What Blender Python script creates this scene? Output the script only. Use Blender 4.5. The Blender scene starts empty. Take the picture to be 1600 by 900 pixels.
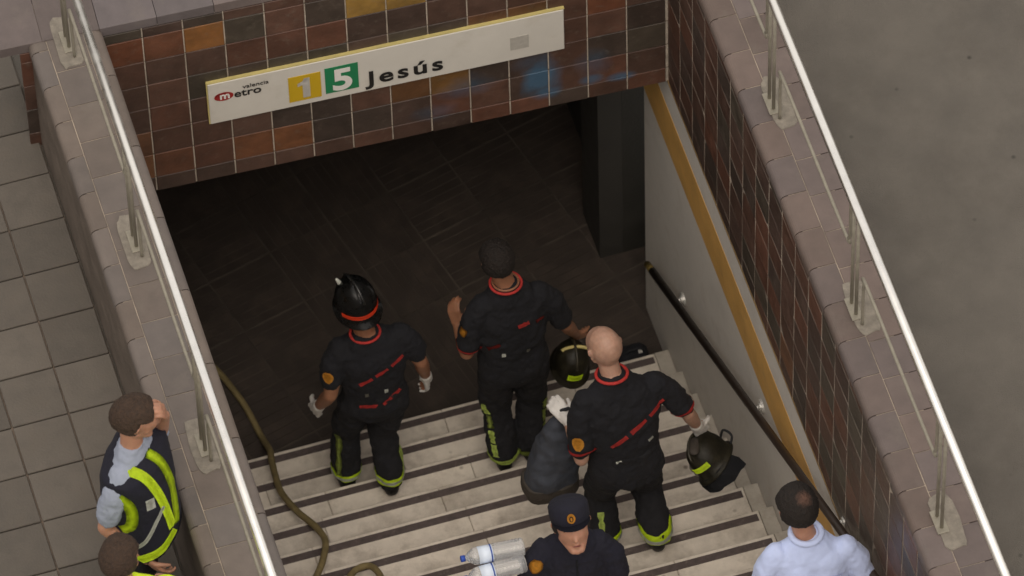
import bpy, bmesh, math, random
from mathutils import Vector, Matrix
from mathutils.bvhtree import BVHTree
import mathutils.noise as mnoise
random.seed(7)
V = Vector
scene = bpy.context.scene
COL = scene.collection
D = bpy.data

# ------------------------------------------------------------------ camera
cd = D.cameras.new('camera')
cam = D.objects.new('camera', cd)
COL.objects.link(cam)
cd.sensor_width = 36
cd.lens = 12006.4 / 1600 * 36
cd.clip_start = 1
cd.clip_end = 3000
yaw, pit, roll = math.radians(15.278), math.radians(55.257), math.radians(-1.953)
fw = V((math.sin(yaw) * math.cos(pit), math.cos(yaw) * math.cos(pit), -math.sin(pit)))
rt = V((math.cos(yaw), -math.sin(yaw), 0))
up = rt.cross(fw)
cr, sr = math.cos(roll), math.sin(roll)
rt2 = rt * cr + up * sr
up2 = -rt * sr + up * cr
cam.matrix_world = Matrix(((rt2.x, up2.x, -fw.x, -7.2936), (rt2.y, up2.y, -fw.y, -23.3756), (rt2.z, up2.z, -fw.z, 36.0124), (0, 0, 0, 1)))
cd.dof.use_dof = True
cd.dof.focus_distance = 39.6
cd.dof.aperture_fstop = 3.2
scene.camera = cam

# ------------------------------------------------------------------ light
w = D.worlds.new('World')
scene.world = w
w.use_nodes = True
nt = w.node_tree
bg = nt.nodes['Background']
sky = nt.nodes.new('ShaderNodeTexSky')
sky.sky_type = 'NISHITA'
sky.sun_disc = False
SUN_EL, SUN_ROT = math.radians(62), math.radians(195)
sky.sun_elevation = SUN_EL
sky.sun_rotation = SUN_ROT
sky.air_density = 0.8
sky.dust_density = 9.0
sky.ozone_density = 0.6
# thin bright cloud over most of the sky
cn = nt.nodes.new('ShaderNodeTexNoise'); cn.inputs['Scale'].default_value = 1.6; cn.inputs['Detail'].default_value = 5
ctc = nt.nodes.new('ShaderNodeTexCoord'); nt.links.new(ctc.outputs['Generated'], cn.inputs['Vector'])
cr_ = nt.nodes.new('ShaderNodeMapRange'); cr_.inputs[1].default_value = .3; cr_.inputs[2].default_value = .7; cr_.inputs[3].default_value = .62; cr_.inputs[4].default_value = .92
nt.links.new(cn.outputs['Fac'], cr_.inputs[0])
cmx = nt.nodes.new('ShaderNodeMix'); cmx.data_type = 'RGBA'
nt.links.new(cr_.outputs[0], cmx.inputs[0]); nt.links.new(sky.outputs[0], cmx.inputs[6]); cmx.inputs[7].default_value = (7.5, 7.05, 6.45, 1)
nt.links.new(cmx.outputs[2], bg.inputs[0])
bg.inputs[1].default_value = 0.12
sl = D.lights.new('sun', 'SUN')
sl.energy = 0.6
sl.angle = math.radians(30)
sl.color = (1.0, 0.93, 0.82)
so = D.objects.new('sun', sl)
COL.objects.link(so)
# direction towards the sun (rotation measured like the sky texture: clockwise from +Y)
sd = V((math.sin(SUN_ROT) * math.cos(SUN_EL), math.cos(SUN_ROT) * math.cos(SUN_EL), math.sin(SUN_EL)))
so.rotation_euler = sd.to_track_quat('Z', 'Y').to_euler()
so.location = sd * 40
scene.view_settings.view_transform = 'Standard'
scene.view_settings.look = 'None'
scene.view_settings.exposure = 0.22
scene.view_settings.gamma = 1.0

# ------------------------------------------------------------------ materials
def mat(name, col, rough=.6, metal=0., var=.15, vscale=8., bump=0., bscale=60., objcol=False, stain=None, coat=0., trans=0., ior=1.45, sheen=0., grain=None, subsurf=0., spots=None):
    m = D.materials.new(name)
    m.use_nodes = True
    t = m.node_tree
    N, L = t.nodes, t.links
    b = N['Principled BSDF']
    b.inputs['Roughness'].default_value = rough
    b.inputs['Metallic'].default_value = metal
    b.inputs['Coat Weight'].default_value = coat
    b.inputs['Transmission Weight'].default_value = trans
    b.inputs['IOR'].default_value = ior
    b.inputs['Sheen Weight'].default_value = sheen
    if subsurf:
        b.inputs['Subsurface Weight'].default_value = subsurf
        b.inputs['Subsurface Scale'].default_value = .01
    tc = N.new('ShaderNodeTexCoord')
    src = tc.outputs['Object']
    if objcol:                      # shift the pattern from piece to piece
        oi = N.new('ShaderNodeObjectInfo')
        va = N.new('ShaderNodeVectorMath'); va.operation = 'ADD'
        sc = N.new('ShaderNodeVectorMath'); sc.operation = 'SCALE'
        L.new(oi.outputs['Location'], sc.inputs[0]); sc.inputs['Scale'].default_value = 3.7
        L.new(src, va.inputs[0]); L.new(sc.outputs[0], va.inputs[1])
        src = va.outputs[0]
    nz = N.new('ShaderNodeTexNoise')
    nz.inputs['Scale'].default_value = vscale
    nz.inputs['Detail'].default_value = 6
    nz.inputs['Roughness'].default_value = .62
    L.new(src, nz.inputs['Vector'])
    mr = N.new('ShaderNodeMapRange')
    mr.inputs[1].default_value = .3; mr.inputs[2].default_value = .7
    mr.inputs[3].default_value = 1 - var; mr.inputs[4].default_value = 1 + var
    L.new(nz.outputs['Fac'], mr.inputs[0])
    mx = N.new('ShaderNodeVectorMath'); mx.operation = 'SCALE'
    if objcol:
        mu = N.new('ShaderNodeMix'); mu.data_type = 'RGBA'; mu.blend_type = 'MULTIPLY'
        mu.inputs[0].default_value = 1
        mu.inputs[6].default_value = (*col, 1)
        L.new(oi.outputs['Color'], mu.inputs[7])
        L.new(mu.outputs[2], mx.inputs[0])
    else:
        mx.inputs[0].default_value = col
    L.new(mr.outputs[0], mx.inputs['Scale'])
    out = mx.outputs[0]
    if stain:                       # (colour, scale, lo, hi, amount)
        n2 = N.new('ShaderNodeTexNoise')
        n2.inputs['Scale'].default_value = stain[1]
        n2.inputs['Detail'].default_value = 8
        n2.inputs['Roughness'].default_value = .7
        L.new(src, n2.inputs['Vector'])
        m2 = N.new('ShaderNodeMapRange')
        m2.inputs[1].default_value = stain[2]; m2.inputs[2].default_value = stain[3]
        m2.inputs[4].default_value = stain[4]
        L.new(n2.outputs['Fac'], m2.inputs[0])
        ms = N.new('ShaderNodeMix'); ms.data_type = 'RGBA'
        L.new(m2.outputs[0], ms.inputs[0])
        L.new(out, ms.inputs[6]); ms.inputs[7].default_value = (*stain[0], 1)
        out = ms.outputs[2]
    if spots:                       # small gum spots and specks
        vo = N.new('ShaderNodeTexVoronoi'); vo.inputs['Scale'].default_value = 9
        L.new(src, vo.inputs['Vector'])
        sp = N.new('ShaderNodeSeparateColor'); L.new(vo.outputs['Color'], sp.inputs[0])
        g1 = N.new('ShaderNodeMath'); g1.operation = 'GREATER_THAN'; g1.inputs[1].default_value = .80; L.new(sp.outputs[0], g1.inputs[0])
        g2 = N.new('ShaderNodeMapRange'); g2.inputs[1].default_value = .16; g2.inputs[2].default_value = .06; g2.inputs[3].default_value = 0; g2.inputs[4].default_value = .75
        L.new(vo.outputs['Distance'], g2.inputs[0])
        g3 = N.new('ShaderNodeMath'); g3.operation = 'MULTIPLY'; L.new(g1.outputs[0], g3.inputs[0]); L.new(g2.outputs[0], g3.inputs[1])
        mz = N.new('ShaderNodeMix'); mz.data_type = 'RGBA'
        L.new(g3.outputs[0], mz.inputs[0]); L.new(out, mz.inputs[6]); mz.inputs[7].default_value = (*spots, 1)
        out = mz.outputs[2]
    L.new(out, b.inputs['Base Color'])
    r2 = N.new('ShaderNodeMapRange')
    r2.inputs[1].default_value = .3; r2.inputs[2].default_value = .7
    r2.inputs[3].default_value = max(0, rough - .08); r2.inputs[4].default_value = min(1, rough + .1)
    L.new(nz.outputs['Fac'], r2.inputs[0]); L.new(r2.outputs[0], b.inputs['Roughness'])
    if bump:
        n3 = N.new('ShaderNodeTexNoise')
        n3.inputs['Scale'].default_value = bscale; n3.inputs['Detail'].default_value = 5
        L.new(src, n3.inputs['Vector'])
        bp = N.new('ShaderNodeBump'); bp.inputs['Strength'].default_value = bump
        bp.inputs['Distance'].default_value = .01
        L.new(n3.outputs['Fac'], bp.inputs['Height']); L.new(bp.outputs[0], b.inputs['Normal'])
    return m

M = {}
M['tile'] = mat('glazed_tile', (1, 1, 1), .42, var=.32, vscale=7, bump=.35, bscale=16, objcol=True, stain=((.15, .125, .10), 22, .55, .75, .45))
M['grout'] = mat('mortar', (.44, .38, .31), .9, var=.3, vscale=9, bump=.4)
M['grout_mid'] = mat('pale_bed_mortar', (.30, .25, .20), .9, var=.5, vscale=5, bump=.4)
M['grout_dark'] = mat('dirty_mortar', (.15, .115, .09), .9, var=.35, vscale=9, bump=.4)
M['coping'] = mat('coping_stone', (.55, .505, .495), .62, var=.13, vscale=9, bump=.15, bscale=50, objcol=True, stain=((.17, .145, .12), 5, .55, .75, .45))
M['mortar_patch'] = mat('repair_mortar', (.205, .182, .150), .9, var=.25, vscale=25, bump=.5, bscale=40)
M['tread'] = mat('cream_stone', (1, 1, 1), .6, var=.09, vscale=14, bump=.12, bscale=90, objcol=True, stain=((.22, .18, .14), 5, .47, .74, .7), spots=(.09, .07, .05))
M['strip'] = mat('anti_slip', (.085, .066, .062), .85, var=.25, vscale=30, bump=.4, bscale=150, stain=((.26, .22, .18), 22, .58, .8, .6))
M['plaster'] = mat('painted_plaster', (.60, .57, .525), .7, var=.09, vscale=3, bump=.15, bscale=30, stain=((.24, .20, .16), 3, .52, .8, .5))
M['ochre'] = mat('ochre_paint', (.56, .32, .09), .6, var=.12, vscale=6, bump=.1, bscale=40, stain=((.25, .17, .09), 8, .55, .8, .5))
M['trim'] = mat('mustard_trim', (.26, .17, .07), .5, var=.2, vscale=10)
M['asphalt'] = mat('asphalt', (.118, .106, .091), .9, var=.14, vscale=4, bump=.5, bscale=160, stain=((.075, .066, .056), 1.3, .48, .72, .6), spots=(.02, .018, .015))
M['paver'] = mat('paving_stone', (1, 1, 1), .8, var=.14, vscale=10, bump=.25, bscale=80, objcol=True, stain=((.09, .075, .06), 5, .5, .75, .5))
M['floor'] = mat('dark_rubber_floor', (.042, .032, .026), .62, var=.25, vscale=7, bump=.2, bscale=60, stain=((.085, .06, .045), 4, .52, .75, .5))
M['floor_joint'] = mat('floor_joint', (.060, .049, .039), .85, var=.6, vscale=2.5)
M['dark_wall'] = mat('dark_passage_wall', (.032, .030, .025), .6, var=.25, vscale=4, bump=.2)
M['steel'] = mat('brushed_steel', (.92, .90, .86), .30, metal=1, var=.05)
M['grey_metal'] = mat('dull_steel', (.30, .275, .22), .5, metal=.4, var=.15, vscale=20)
M['bracket'] = mat('bracket_steel', (.62, .61, .58), .35, metal=.6, var=.1)
M['dark_rail'] = mat('dark_handrail', (.035, .024, .018), .4, var=.2)
M['brass'] = mat('worn_brass', (.22, .16, .05), .45, metal=.6)
M['sign'] = mat('sign_enamel', (.60, .575, .52), .4, var=.05, vscale=3, stain=((.4, .36, .28), 4, .55, .8, .4))
M['sign_edge'] = mat('sign_edge', (.50, .42, .16), .5)
M['yellow'] = mat('sign_yellow', (.52, .34, .01), .45, var=.05)
M['green'] = mat('sign_green', (.012, .19, .075), .45, var=.05)
M['white'] = mat('sign_white', (.72, .70, .66), .5, var=.04)
M['black'] = mat('sign_black', (.012, .011, .011), .5, var=.1)
M['red'] = mat('sign_red', (.55, .045, .04), .45, var=.1)
M['grey_patch'] = mat('faded_sticker', (.40, .38, .34), .6, var=.12, vscale=30)
M['navy'] = mat('black_navy_cloth', (.0082, .0085, .0115), .93, var=.3, vscale=12, bump=1., bscale=20)
M['trouser'] = mat('black_trouser_cloth', (.0095, .0095, .0118), .93, var=.3, vscale=9, bump=1., bscale=18)
M['police'] = mat('police_navy_cloth', (.009, .009, .018), .92, var=.25, vscale=10, bump=.5, bscale=45)
M['strap'] = mat('dark_webbing', (.017, .018, .021), .9, var=.2, vscale=60, bump=.3)
M['redcloth'] = mat('red_piping', (.42, .03, .025), .75, var=.25, vscale=50)
M['neon'] = mat('neon_yellow_cloth', (.66, .86, .02), .6, var=.15, vscale=30, bump=.2)
M['neonpale'] = mat('reflective_yellow', (.48, .60, .13), .5, var=.4, vscale=40, bump=.2)
M['silver'] = mat('reflective_silver', (.55, .56, .50), .35, metal=.3, var=.15, vscale=60)
M['orange'] = mat('badge_orange', (.62, .28, .03), .7, var=.25, vscale=60)
M['skin'] = mat('skin', (.40, .205, .135), .5, var=.12, vscale=22, bump=.12, bscale=120, subsurf=.15)
M['skin_tan'] = mat('tanned_skin', (.27, .125, .07), .5, var=.14, vscale=22, bump=.12, bscale=120, subsurf=.12)
M['skin_pale'] = mat('pale_scalp_skin', (.42, .25, .18), .5, var=.16, vscale=30, bump=.15, bscale=120, subsurf=.15, stain=((.30, .17, .13), 14, .5, .75, .5))
M['hair'] = mat('dark_hair', (.012, .008, .006), .8, var=.4, vscale=60, bump=1., bscale=110)
M['hair_brown'] = mat('brown_hair', (.045, .026, .016), .8, var=.4, vscale=60, bump=1., bscale=110)
M['glove'] = mat('white_glove', (.62, .60, .57), .6, var=.1, vscale=30, bump=.3)
M['boot'] = mat('black_boot', (.014, .013, .012), .45, var=.2, vscale=30, bump=.2)
M['helmet'] = mat('black_helmet', (.012, .012, .012), .28, var=.3, vscale=20, coat=.3)
M['helmet_worn'] = mat('scuffed_black_helmet', (.03, .026, .016), .45, var=.5, vscale=18, bump=.3, bscale=40, stain=((.10, .085, .04), 14, .55, .75, .6))
M['hband'] = mat('orange_red_band', (.75, .06, .015), .5, var=.08)
M['bag'] = mat('dark_bag_cloth', (.055, .063, .082), .65, var=.35, vscale=8, bump=.5, bscale=30)
M['bagedge'] = mat('bag_base', (.045, .037, .03), .7, var=.3, vscale=10, bump=.4)
M['hose'] = mat('khaki_hose', (.20, .155, .068), .8, var=.28, vscale=14, bump=.4, bscale=90)
M['shirt_blue'] = mat('pale_blue_shirt', (.48, .56, .82), .8, var=.06, vscale=10, bump=.3, bscale=30, sheen=.2)
M['shirt_grey'] = mat('grey_blue_shirt', (.27, .30, .38), .85, var=.08, vscale=12, bump=.3, bscale=30)
M['pet'] = mat('clear_plastic', (.93, .94, .95), .10, trans=.8, ior=1.33, var=.02)
M['label'] = mat('bottle_label', (.66, .74, .86), .5, var=.05)
M['blue'] = mat('blue_plastic', (.02, .06, .32), .4, var=.1)
M['redlabel'] = mat('pink_label', (.62, .33, .32), .5, var=.1)
M['eye'] = mat('eye_white', (.6, .57, .52), .3)
M['lip'] = mat('lip', (.30, .11, .09), .5)
M['bluepaint'] = None

# lintel tiles carry faded blue spray paint: a stain in the place's own coordinates
def spray(m):
    m2 = m.copy(); m2.name = 'glazed_tile_sprayed'
    t = m2.node_tree; N, L = t.nodes, t.links
    b = N['Principled BSDF']
    src = b.inputs['Base Color'].links[0].from_socket
    geo = N.new('ShaderNodeNewGeometry')
    total = None
    nz = N.new('ShaderNodeTexNoise'); nz.inputs['Scale'].default_value = 7; nz.inputs['Detail'].default_value = 5
    L.new(geo.outputs['Position'], nz.inputs['Vector'])
    for (x, z, rx, rz, k) in ((-.70, 2.93, .10, .15, 1.), (-.68, 2.80, .07, .05, .9), (-.26, 2.79, .07, .035, .9), (-.43, 2.82, .055, .04, .8), (-1.12, 3.0, .14, .08, .35), (-.42, 2.96, .09, .10, .35), (-1.28, 2.82, .12, .06, .3), (-.75, 3.08, .09, .08, .3)):
        sb = N.new('ShaderNodeVectorMath'); sb.operation = 'SUBTRACT'; sb.inputs[1].default_value = (x, 0, z)
        L.new(geo.outputs['Position'], sb.inputs[0])
        ml = N.new('ShaderNodeVectorMath'); ml.operation = 'MULTIPLY'; ml.inputs[1].default_value = (1 / rx, 0, 1 / rz)
        L.new(sb.outputs[0], ml.inputs[0])
        ln = N.new('ShaderNodeVectorMath'); ln.operation = 'LENGTH'; L.new(ml.outputs[0], ln.inputs[0])
        ad = N.new('ShaderNodeMath'); ad.operation = 'MULTIPLY_ADD'; ad.inputs[1].default_value = -1.6
        L.new(nz.outputs['Fac'], ad.inputs[0]); L.new(ln.outputs['Value'], ad.inputs[2])
        mr = N.new('ShaderNodeMapRange'); mr.inputs[1].default_value = .55; mr.inputs[2].default_value = -.35; mr.inputs[3].default_value = 0; mr.inputs[4].default_value = k * .75
        L.new(ad.outputs[0], mr.inputs[0])
        if total is None: total = mr.outputs[0]
        else:
            mm = N.new('ShaderNodeMath'); mm.operation = 'MAXIMUM'; L.new(total, mm.inputs[0]); L.new(mr.outputs[0], mm.inputs[1]); total = mm.outputs[0]
    mx = N.new('ShaderNodeMix'); mx.data_type = 'RGBA'
    L.new(total, mx.inputs[0]); L.new(src, mx.inputs[6]); mx.inputs[7].default_value = (.05, .13, .22, 1)
    L.new(mx.outputs[2], b.inputs['Base Color'])
    return m2
M['tile_spray'] = spray(M['tile'])

# ------------------------------------------------------------------ object helpers
def tag(o, label=None, cat=None, group=None, kind=None):
    if label: o['label'] = label
    if cat: o['category'] = cat
    if group: o['group'] = group
    if kind: o['kind'] = kind
    return o

def empty(name, loc=(0, 0, 0)):
    o = D.objects.new(name, None)
    o.empty_display_size = .2
    o.location = loc
    COL.objects.link(o)
    return o

def link(name, me, m=None, parent=None, color=None, smooth=False):
    o = D.objects.new(name, me)
    COL.objects.link(o)
    if m and not me.materials: me.materials.append(m)
    if smooth:
        me.polygons.foreach_set('use_smooth', [True] * len(me.polygons))
    if parent: o.parent = parent
    if color: o.color = (*color, 1)
    return o

def bm_obj(name, bm, m, parent=None, smooth=False, color=None):
    me = D.meshes.new(name)
    bmesh.ops.recalc_face_normals(bm, faces=bm.faces)
    bm.to_mesh(me); bm.free()
    return link(name, me, m, parent, color, smooth)

def box(bm, x0, x1, y0, y1, z0, z1, bevel=0, mtx=None):
    vs = [bm.verts.new((x, y, z)) for x in (x0, x1) for y in (y0, y1) for z in (z0, z1)]
    if mtx:
        for v in vs: v.co = mtx @ v.co
    fs = [bm.faces.new([vs[i] for i in f]) for f in ((0, 1, 3, 2), (4, 6, 7, 5), (0, 4, 5, 1), (2, 3, 7, 6), (0, 2, 6, 4), (1, 5, 7, 3))]
    if bevel:
        es = {e for f in fs for e in f.edges}
        bmesh.ops.bevel(bm, geom=list(es), offset=bevel, segments=1, affect='EDGES')

def boxmesh(name, x0, x1, y0, y1, z0, z1, bevel=0):
    bm = bmesh.new(); box(bm, x0, x1, y0, y1, z0, z1, bevel)
    bmesh.ops.recalc_face_normals(bm, faces=bm.faces)
    me = D.meshes.new(name); bm.to_mesh(me); bm.free()
    return me

def frame_of(d, ref=None):
    d = d.normalized()
    a = ref if ref is not None else (V((0, 0, 1)) if abs(d.z) < .9 else V((0, 1, 0)))
    x = a.cross(d)
    if x.length < 1e-5: x = V((1, 0, 0)).cross(d)
    x.normalize()
    return x, d.cross(x)

def capsule(bm, p, q, r1, r2, sx=1., sy=1., ref=None, n=14, capn=3):
    """closed round cone from p to q; sx/sy flatten it across (ref sets which way)"""
    p, q = V(p), V(q)
    d = q - p
    if d.length < 1e-5: d = V((0, 0, 1e-4))
    x, y = frame_of(d, ref)
    u = d.normalized()
    rings = []
    for i in range(capn + 1):
        a = math.pi / 2 * (1 - i / capn)
        rings.append((p - u * r1 * math.sin(a), r1 * math.cos(a)))
    for i in range(capn + 1):
        a = math.pi / 2 * i / capn
        rings.append((q + u * r2 * math.sin(a), r2 * math.cos(a)))
    prev = None
    tips = []
    for c, r in rings:
        if r < 1e-6:
            v = bm.verts.new(c); cur = [v]
        else:
            cur = [bm.verts.new(c + x * (math.cos(2 * math.pi * k / n) * r * sx) + y * (math.sin(2 * math.pi * k / n) * r * sy)) for k in range(n)]
        if prev:
            if len(prev) == 1:
                for k in range(n): bm.faces.new((prev[0], cur[(k + 1) % n], cur[k]))
            elif len(cur) == 1:
                for k in range(n): bm.faces.new((prev[k], prev[(k + 1) % n], cur[0]))
            else:
                for k in range(n): bm.faces.new((prev[k], prev[(k + 1) % n], cur[(k + 1) % n], cur[k]))
        prev = cur

def loft(bm, rings, n=24, power=2.4, closed=True):
    """rings: (centre, xaxis*halfwidth, yaxis*halfdepth)"""
    prev = first = None
    for c, ax, ay in rings:
        cur = []
        for k in range(n):
            a = 2 * math.pi * k / n
            ca, sa = math.cos(a), math.sin(a)
            e = 2 / power
            cur.append(bm.verts.new(c + ax * (math.copysign(abs(ca) ** e, ca)) + ay * (math.copysign(abs(sa) ** e, sa))))
        if prev:
            for k in range(n): bm.faces.new((prev[k], prev[(k + 1) % n], cur[(k + 1) % n], cur[k]))
        else: first = cur
        prev = cur
    if closed:
        bm.faces.new(first[::-1]); bm.faces.new(prev)

def tube(bm, pts, r, n=10, closed=True):
    pts = [V(p) for p in pts]
    prev = None; px = None
    for i, p in enumerate(pts):
        d = (pts[min(i + 1, len(pts) - 1)] - pts[max(i - 1, 0)]).normalized()
        if px is None: x, y = frame_of(d)
        else:
            x = (px - d * px.dot(d)).normalized(); y = d.cross(x)
        px = x
        cur = [bm.verts.new(p + (x * math.cos(2 * math.pi * k / n) + y * math.sin(2 * math.pi * k / n)) * r) for k in range(n)]
        if prev:
            for k in range(n): bm.faces.new((prev[k], prev[(k + 1) % n], cur[(k + 1) % n], cur[k]))
        else: f0 = cur
        prev = cur
    if closed:
        bm.faces.new(f0[::-1]); bm.faces.new(prev)

def smooth_path(pts, sub=8):
    pts = [V(p) for p in pts]; out = []
    for i in range(len(pts) - 1):
        p0 = pts[max(i - 1, 0)]; p1 = pts[i]; p2 = pts[i + 1]; p3 = pts[min(i + 2, len(pts) - 1)]
        for s in range(sub):
            t = s / sub
            out.append(.5 * ((2 * p1) + (p2 - p0) * t + (2 * p0 - 5 * p1 + 4 * p2 - p3) * t * t + (3 * p1 - p0 - 3 * p2 + p3) * t ** 3))
    out.append(pts[-1]); return out

_tex = {}
def tex(sz):
    if sz not in _tex:
        t = D.textures.new('folds', 'CLOUDS'); t.noise_scale = sz; t.noise_depth = 2; _tex[sz] = t
    return _tex[sz]

def fuse(name, bm, voxel, m, parent, folds=None, smooth_it=3, label=None):
    """union of overlapping closed shapes into one continuous smooth surface"""
    me = D.meshes.new(name)
    bmesh.ops.recalc_face_normals(bm, faces=bm.faces)
    bm.to_mesh(me); bm.free()
    tmp = D.objects.new('tmp', me); COL.objects.link(tmp)
    r = tmp.modifiers.new('r', 'REMESH'); r.mode = 'VOXEL'; r.voxel_size = voxel
    s = tmp.modifiers.new('s', 'SMOOTH'); s.iterations = smooth_it; s.factor = .5
    for f in folds or ():
        d = tmp.modifiers.new('d', 'DISPLACE'); d.texture = tex(f[0]); d.strength = f[1]; d.mid_level = .5; d.texture_coords = 'LOCAL'
    dg = bpy.context.evaluated_depsgraph_get()
    dg.update()
    out = D.meshes.new_from_object(tmp.evaluated_get(dg))
    D.objects.remove(tmp); D.meshes.remove(me)
    out.name = name
    out.materials.clear()
    o = link(name, out, m, parent, smooth=True)
    if label: o['label'] = label
    return o

def bvh_of(o):
    me = o.data
    return BVHTree.FromPolygons([v.co.copy() for v in me.vertices], [tuple(p.vertices) for p in me.polygons])

def patch(name, bvh, pts, width, dirs, m, parent, off=.004, wdir=None, jag=0., nw=3, far=.35, th=.004, label=None):
    """strip laid on a surface: pts centre line, dirs outward direction(s); thin closed band"""
    bm = bmesh.new(); rows = []
    for i, p in enumerate(pts):
        p = V(p)
        dv = V(dirs[i] if isinstance(dirs[0], (tuple, list, Vector)) else dirs).normalized()
        if wdir is None:
            t = V(pts[min(i + 1, len(pts) - 1)]) - V(pts[max(i - 1, 0)])
            wd = t.cross(dv).normalized()
        else: wd = V(wdir).normalized()
        ww = width if not isinstance(width, (list, tuple)) else width[i]
        ww = ww * (1 + random.uniform(-jag, jag))
        row = []
        for k in range(nw):
            s = (k / (nw - 1) - .5) * ww
            o = p + wd * s + dv * far
            h = bvh.ray_cast(o, -dv, far * 2)
            row.append((h[0] + dv * off) if h[0] is not None else (None))
        if any(r is None for r in row):
            good = [r for r in row if r is not None]
            if not good: continue
            row = [r if r is not None else good[0] for r in row]
        rows.append([bm.verts.new(c) for c in row])
    for a, b in zip(rows, rows[1:]):
        for k in range(nw - 1): bm.faces.new((a[k], a[k + 1], b[k + 1], b[k]))
    if not bm.faces: bm.free(); return None
    bmesh.ops.solidify(bm, geom=bm.faces[:], thickness=th)
    o = bm_obj(name, bm, m, parent, smooth=True)
    if label: o['label'] = label
    return o

def ring(name, bvh, c, axis, h, m, parent, off=.006, n=28, jag=0., far=.22, th=.004, arc=None, label=None):
    c = V(c); axis = V(axis).normalized(); x, y = frame_of(axis)
    bm = bmesh.new(); rows = []
    for k in range(n):
        a = 2 * math.pi * k / n
        d = x * math.cos(a) + y * math.sin(a)
        row = []
        for s in (-.5, 0, .5):
            o = c + axis * s * h + d * far
            hh = bvh.ray_cast(o, -d, far)
            row.append(bm.verts.new((hh[0] if hh[0] is not None else c + axis * s * h + d * .05) + d * off))
        rows.append(row)
    for k in range(n):
        a, b = rows[k], rows[(k + 1) % n]
        for j in range(2): bm.faces.new((a[j], a[j + 1], b[j + 1], b[j]))
    bmesh.ops.solidify(bm, geom=bm.faces[:], thickness=th)
    o = bm_obj(name, bm, m, parent, smooth=True)
    if label: o['label'] = label
    return o

# ------------------------------------------------------------------ the place
R_, T_ = .163, .27            # riser and going
XL, XR = -3.03, 0.0           # inner faces of the side walls
ZT = 2.65                     # bottom of the tiled zone
ZC = 4.17                     # top of the coping
ZG = 3.3                      # street level
FZ = -R_                      # floor of the passage
NSTEP = 21

# street: one sheet with the stairwell cut out
bm = bmesh.new()
B = 150
xo0, xo1, yo0, yo1 = -3.395, .295, -5.45, .40
def quad(bm, x0, x1, y0, y1, z):
    bm.faces.new([bm.verts.new(p) for p in ((x0, y0, z), (x1, y0, z), (x1, y1, z), (x0, y1, z))])
quad(bm, -B, xo0, -B, B, ZG - .02); quad(bm, xo1, B, -B, B, ZG - .02)
quad(bm, xo0, xo1, -B, yo0, ZG - .02); quad(bm, xo0, xo1, yo1, B, ZG - .02)
tag(bm_obj('street_ground', bm, M['asphalt']), 'brown grey asphalt street beyond the right parapet and around the stairwell', kind='structure')

# pavement slabs on the left
pv = empty('pavement', (-4.6, -2.2, ZG - .016)); tag(pv, 'grey brown paving slabs beside the left parapet', kind='structure')
bm = bmesh.new(); box(bm, -1.7, 1.19, -2.7, 3.9, -.003, .004)
bm_obj('mortar_bed', bm, M['grout_dark'], pv)
pme = boxmesh('paving_slab', -.146, .146, -.146, .146, 0, .02, .004)
for i in range(9):
    for j in range(21):
        c = random.uniform(.8, 1.15)
        o = link('paving_slab', pme, M['paver'], pv, color=(.115 * c, .10 * c, .084 * c))
        o.location = (1.04 - i * .3, -2.5 + j * .3, random.uniform(0, .003))

def tile_mesh(w, h, t=.0075, ch=.003):
    """tile in the XZ plane, face towards -Y"""
    a, b = w / 2, h / 2
    vs = [(-a, 0, -b), (a, 0, -b), (a, 0, b), (-a, 0, b), (-a, -t + ch, -b), (a, -t + ch, -b), (a, -t + ch, b), (-a, -t + ch, b),
          (-a + ch, -t, -b + ch), (a - ch, -t, -b + ch), (a - ch, -t, b - ch), (-a + ch, -t, b - ch)]
    fs = [(8, 9, 10, 11)] + [(i, (i + 1) % 4, 4 + (i + 1) % 4, 4 + i) for i in range(4)] + [(4 + i, 4 + (i + 1) % 4, 8 + (i + 1) % 4, 8 + i) for i in range(4)]
    me = D.meshes.new('tile'); me.from_pydata(vs, [], fs); me.materials.append(M['tile'])
    return me
PAL = [((.052, .032, .025), 5), ((.062, .034, .025), 5), ((.043, .030, .024), 4), ((.046, .036, .027), 2.5), ((.084, .037, .024), 3), ((.072, .036, .025), 4), ((.105, .048, .025), .8)]
def tilecol():
    c = random.choices([p[0] for p in PAL], [p[1] for p in PAL])[0]
    k = random.uniform(.8, 1.25)
    return tuple(x * k * 1.15 for x in c)
PITCH, ROW, FIRST = .216, .207, .124
GV, GH = .008, .004
tm_full = tile_mesh(PITCH - GV, ROW - GH)
tm_low = tile_mesh(PITCH - GV, FIRST - GH)
tm_top = tile_mesh(PITCH - GV, .079 - GH)
rowspec = [(ZT, FIRST, tm_low)] + [(ZT + FIRST + ROW * i, ROW, tm_full) for i in range(6)] + [(ZT + FIRST + ROW * 6, .079, tm_top)]
ZTT = ZT + FIRST + ROW * 6 + .079     # about 4.095

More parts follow.
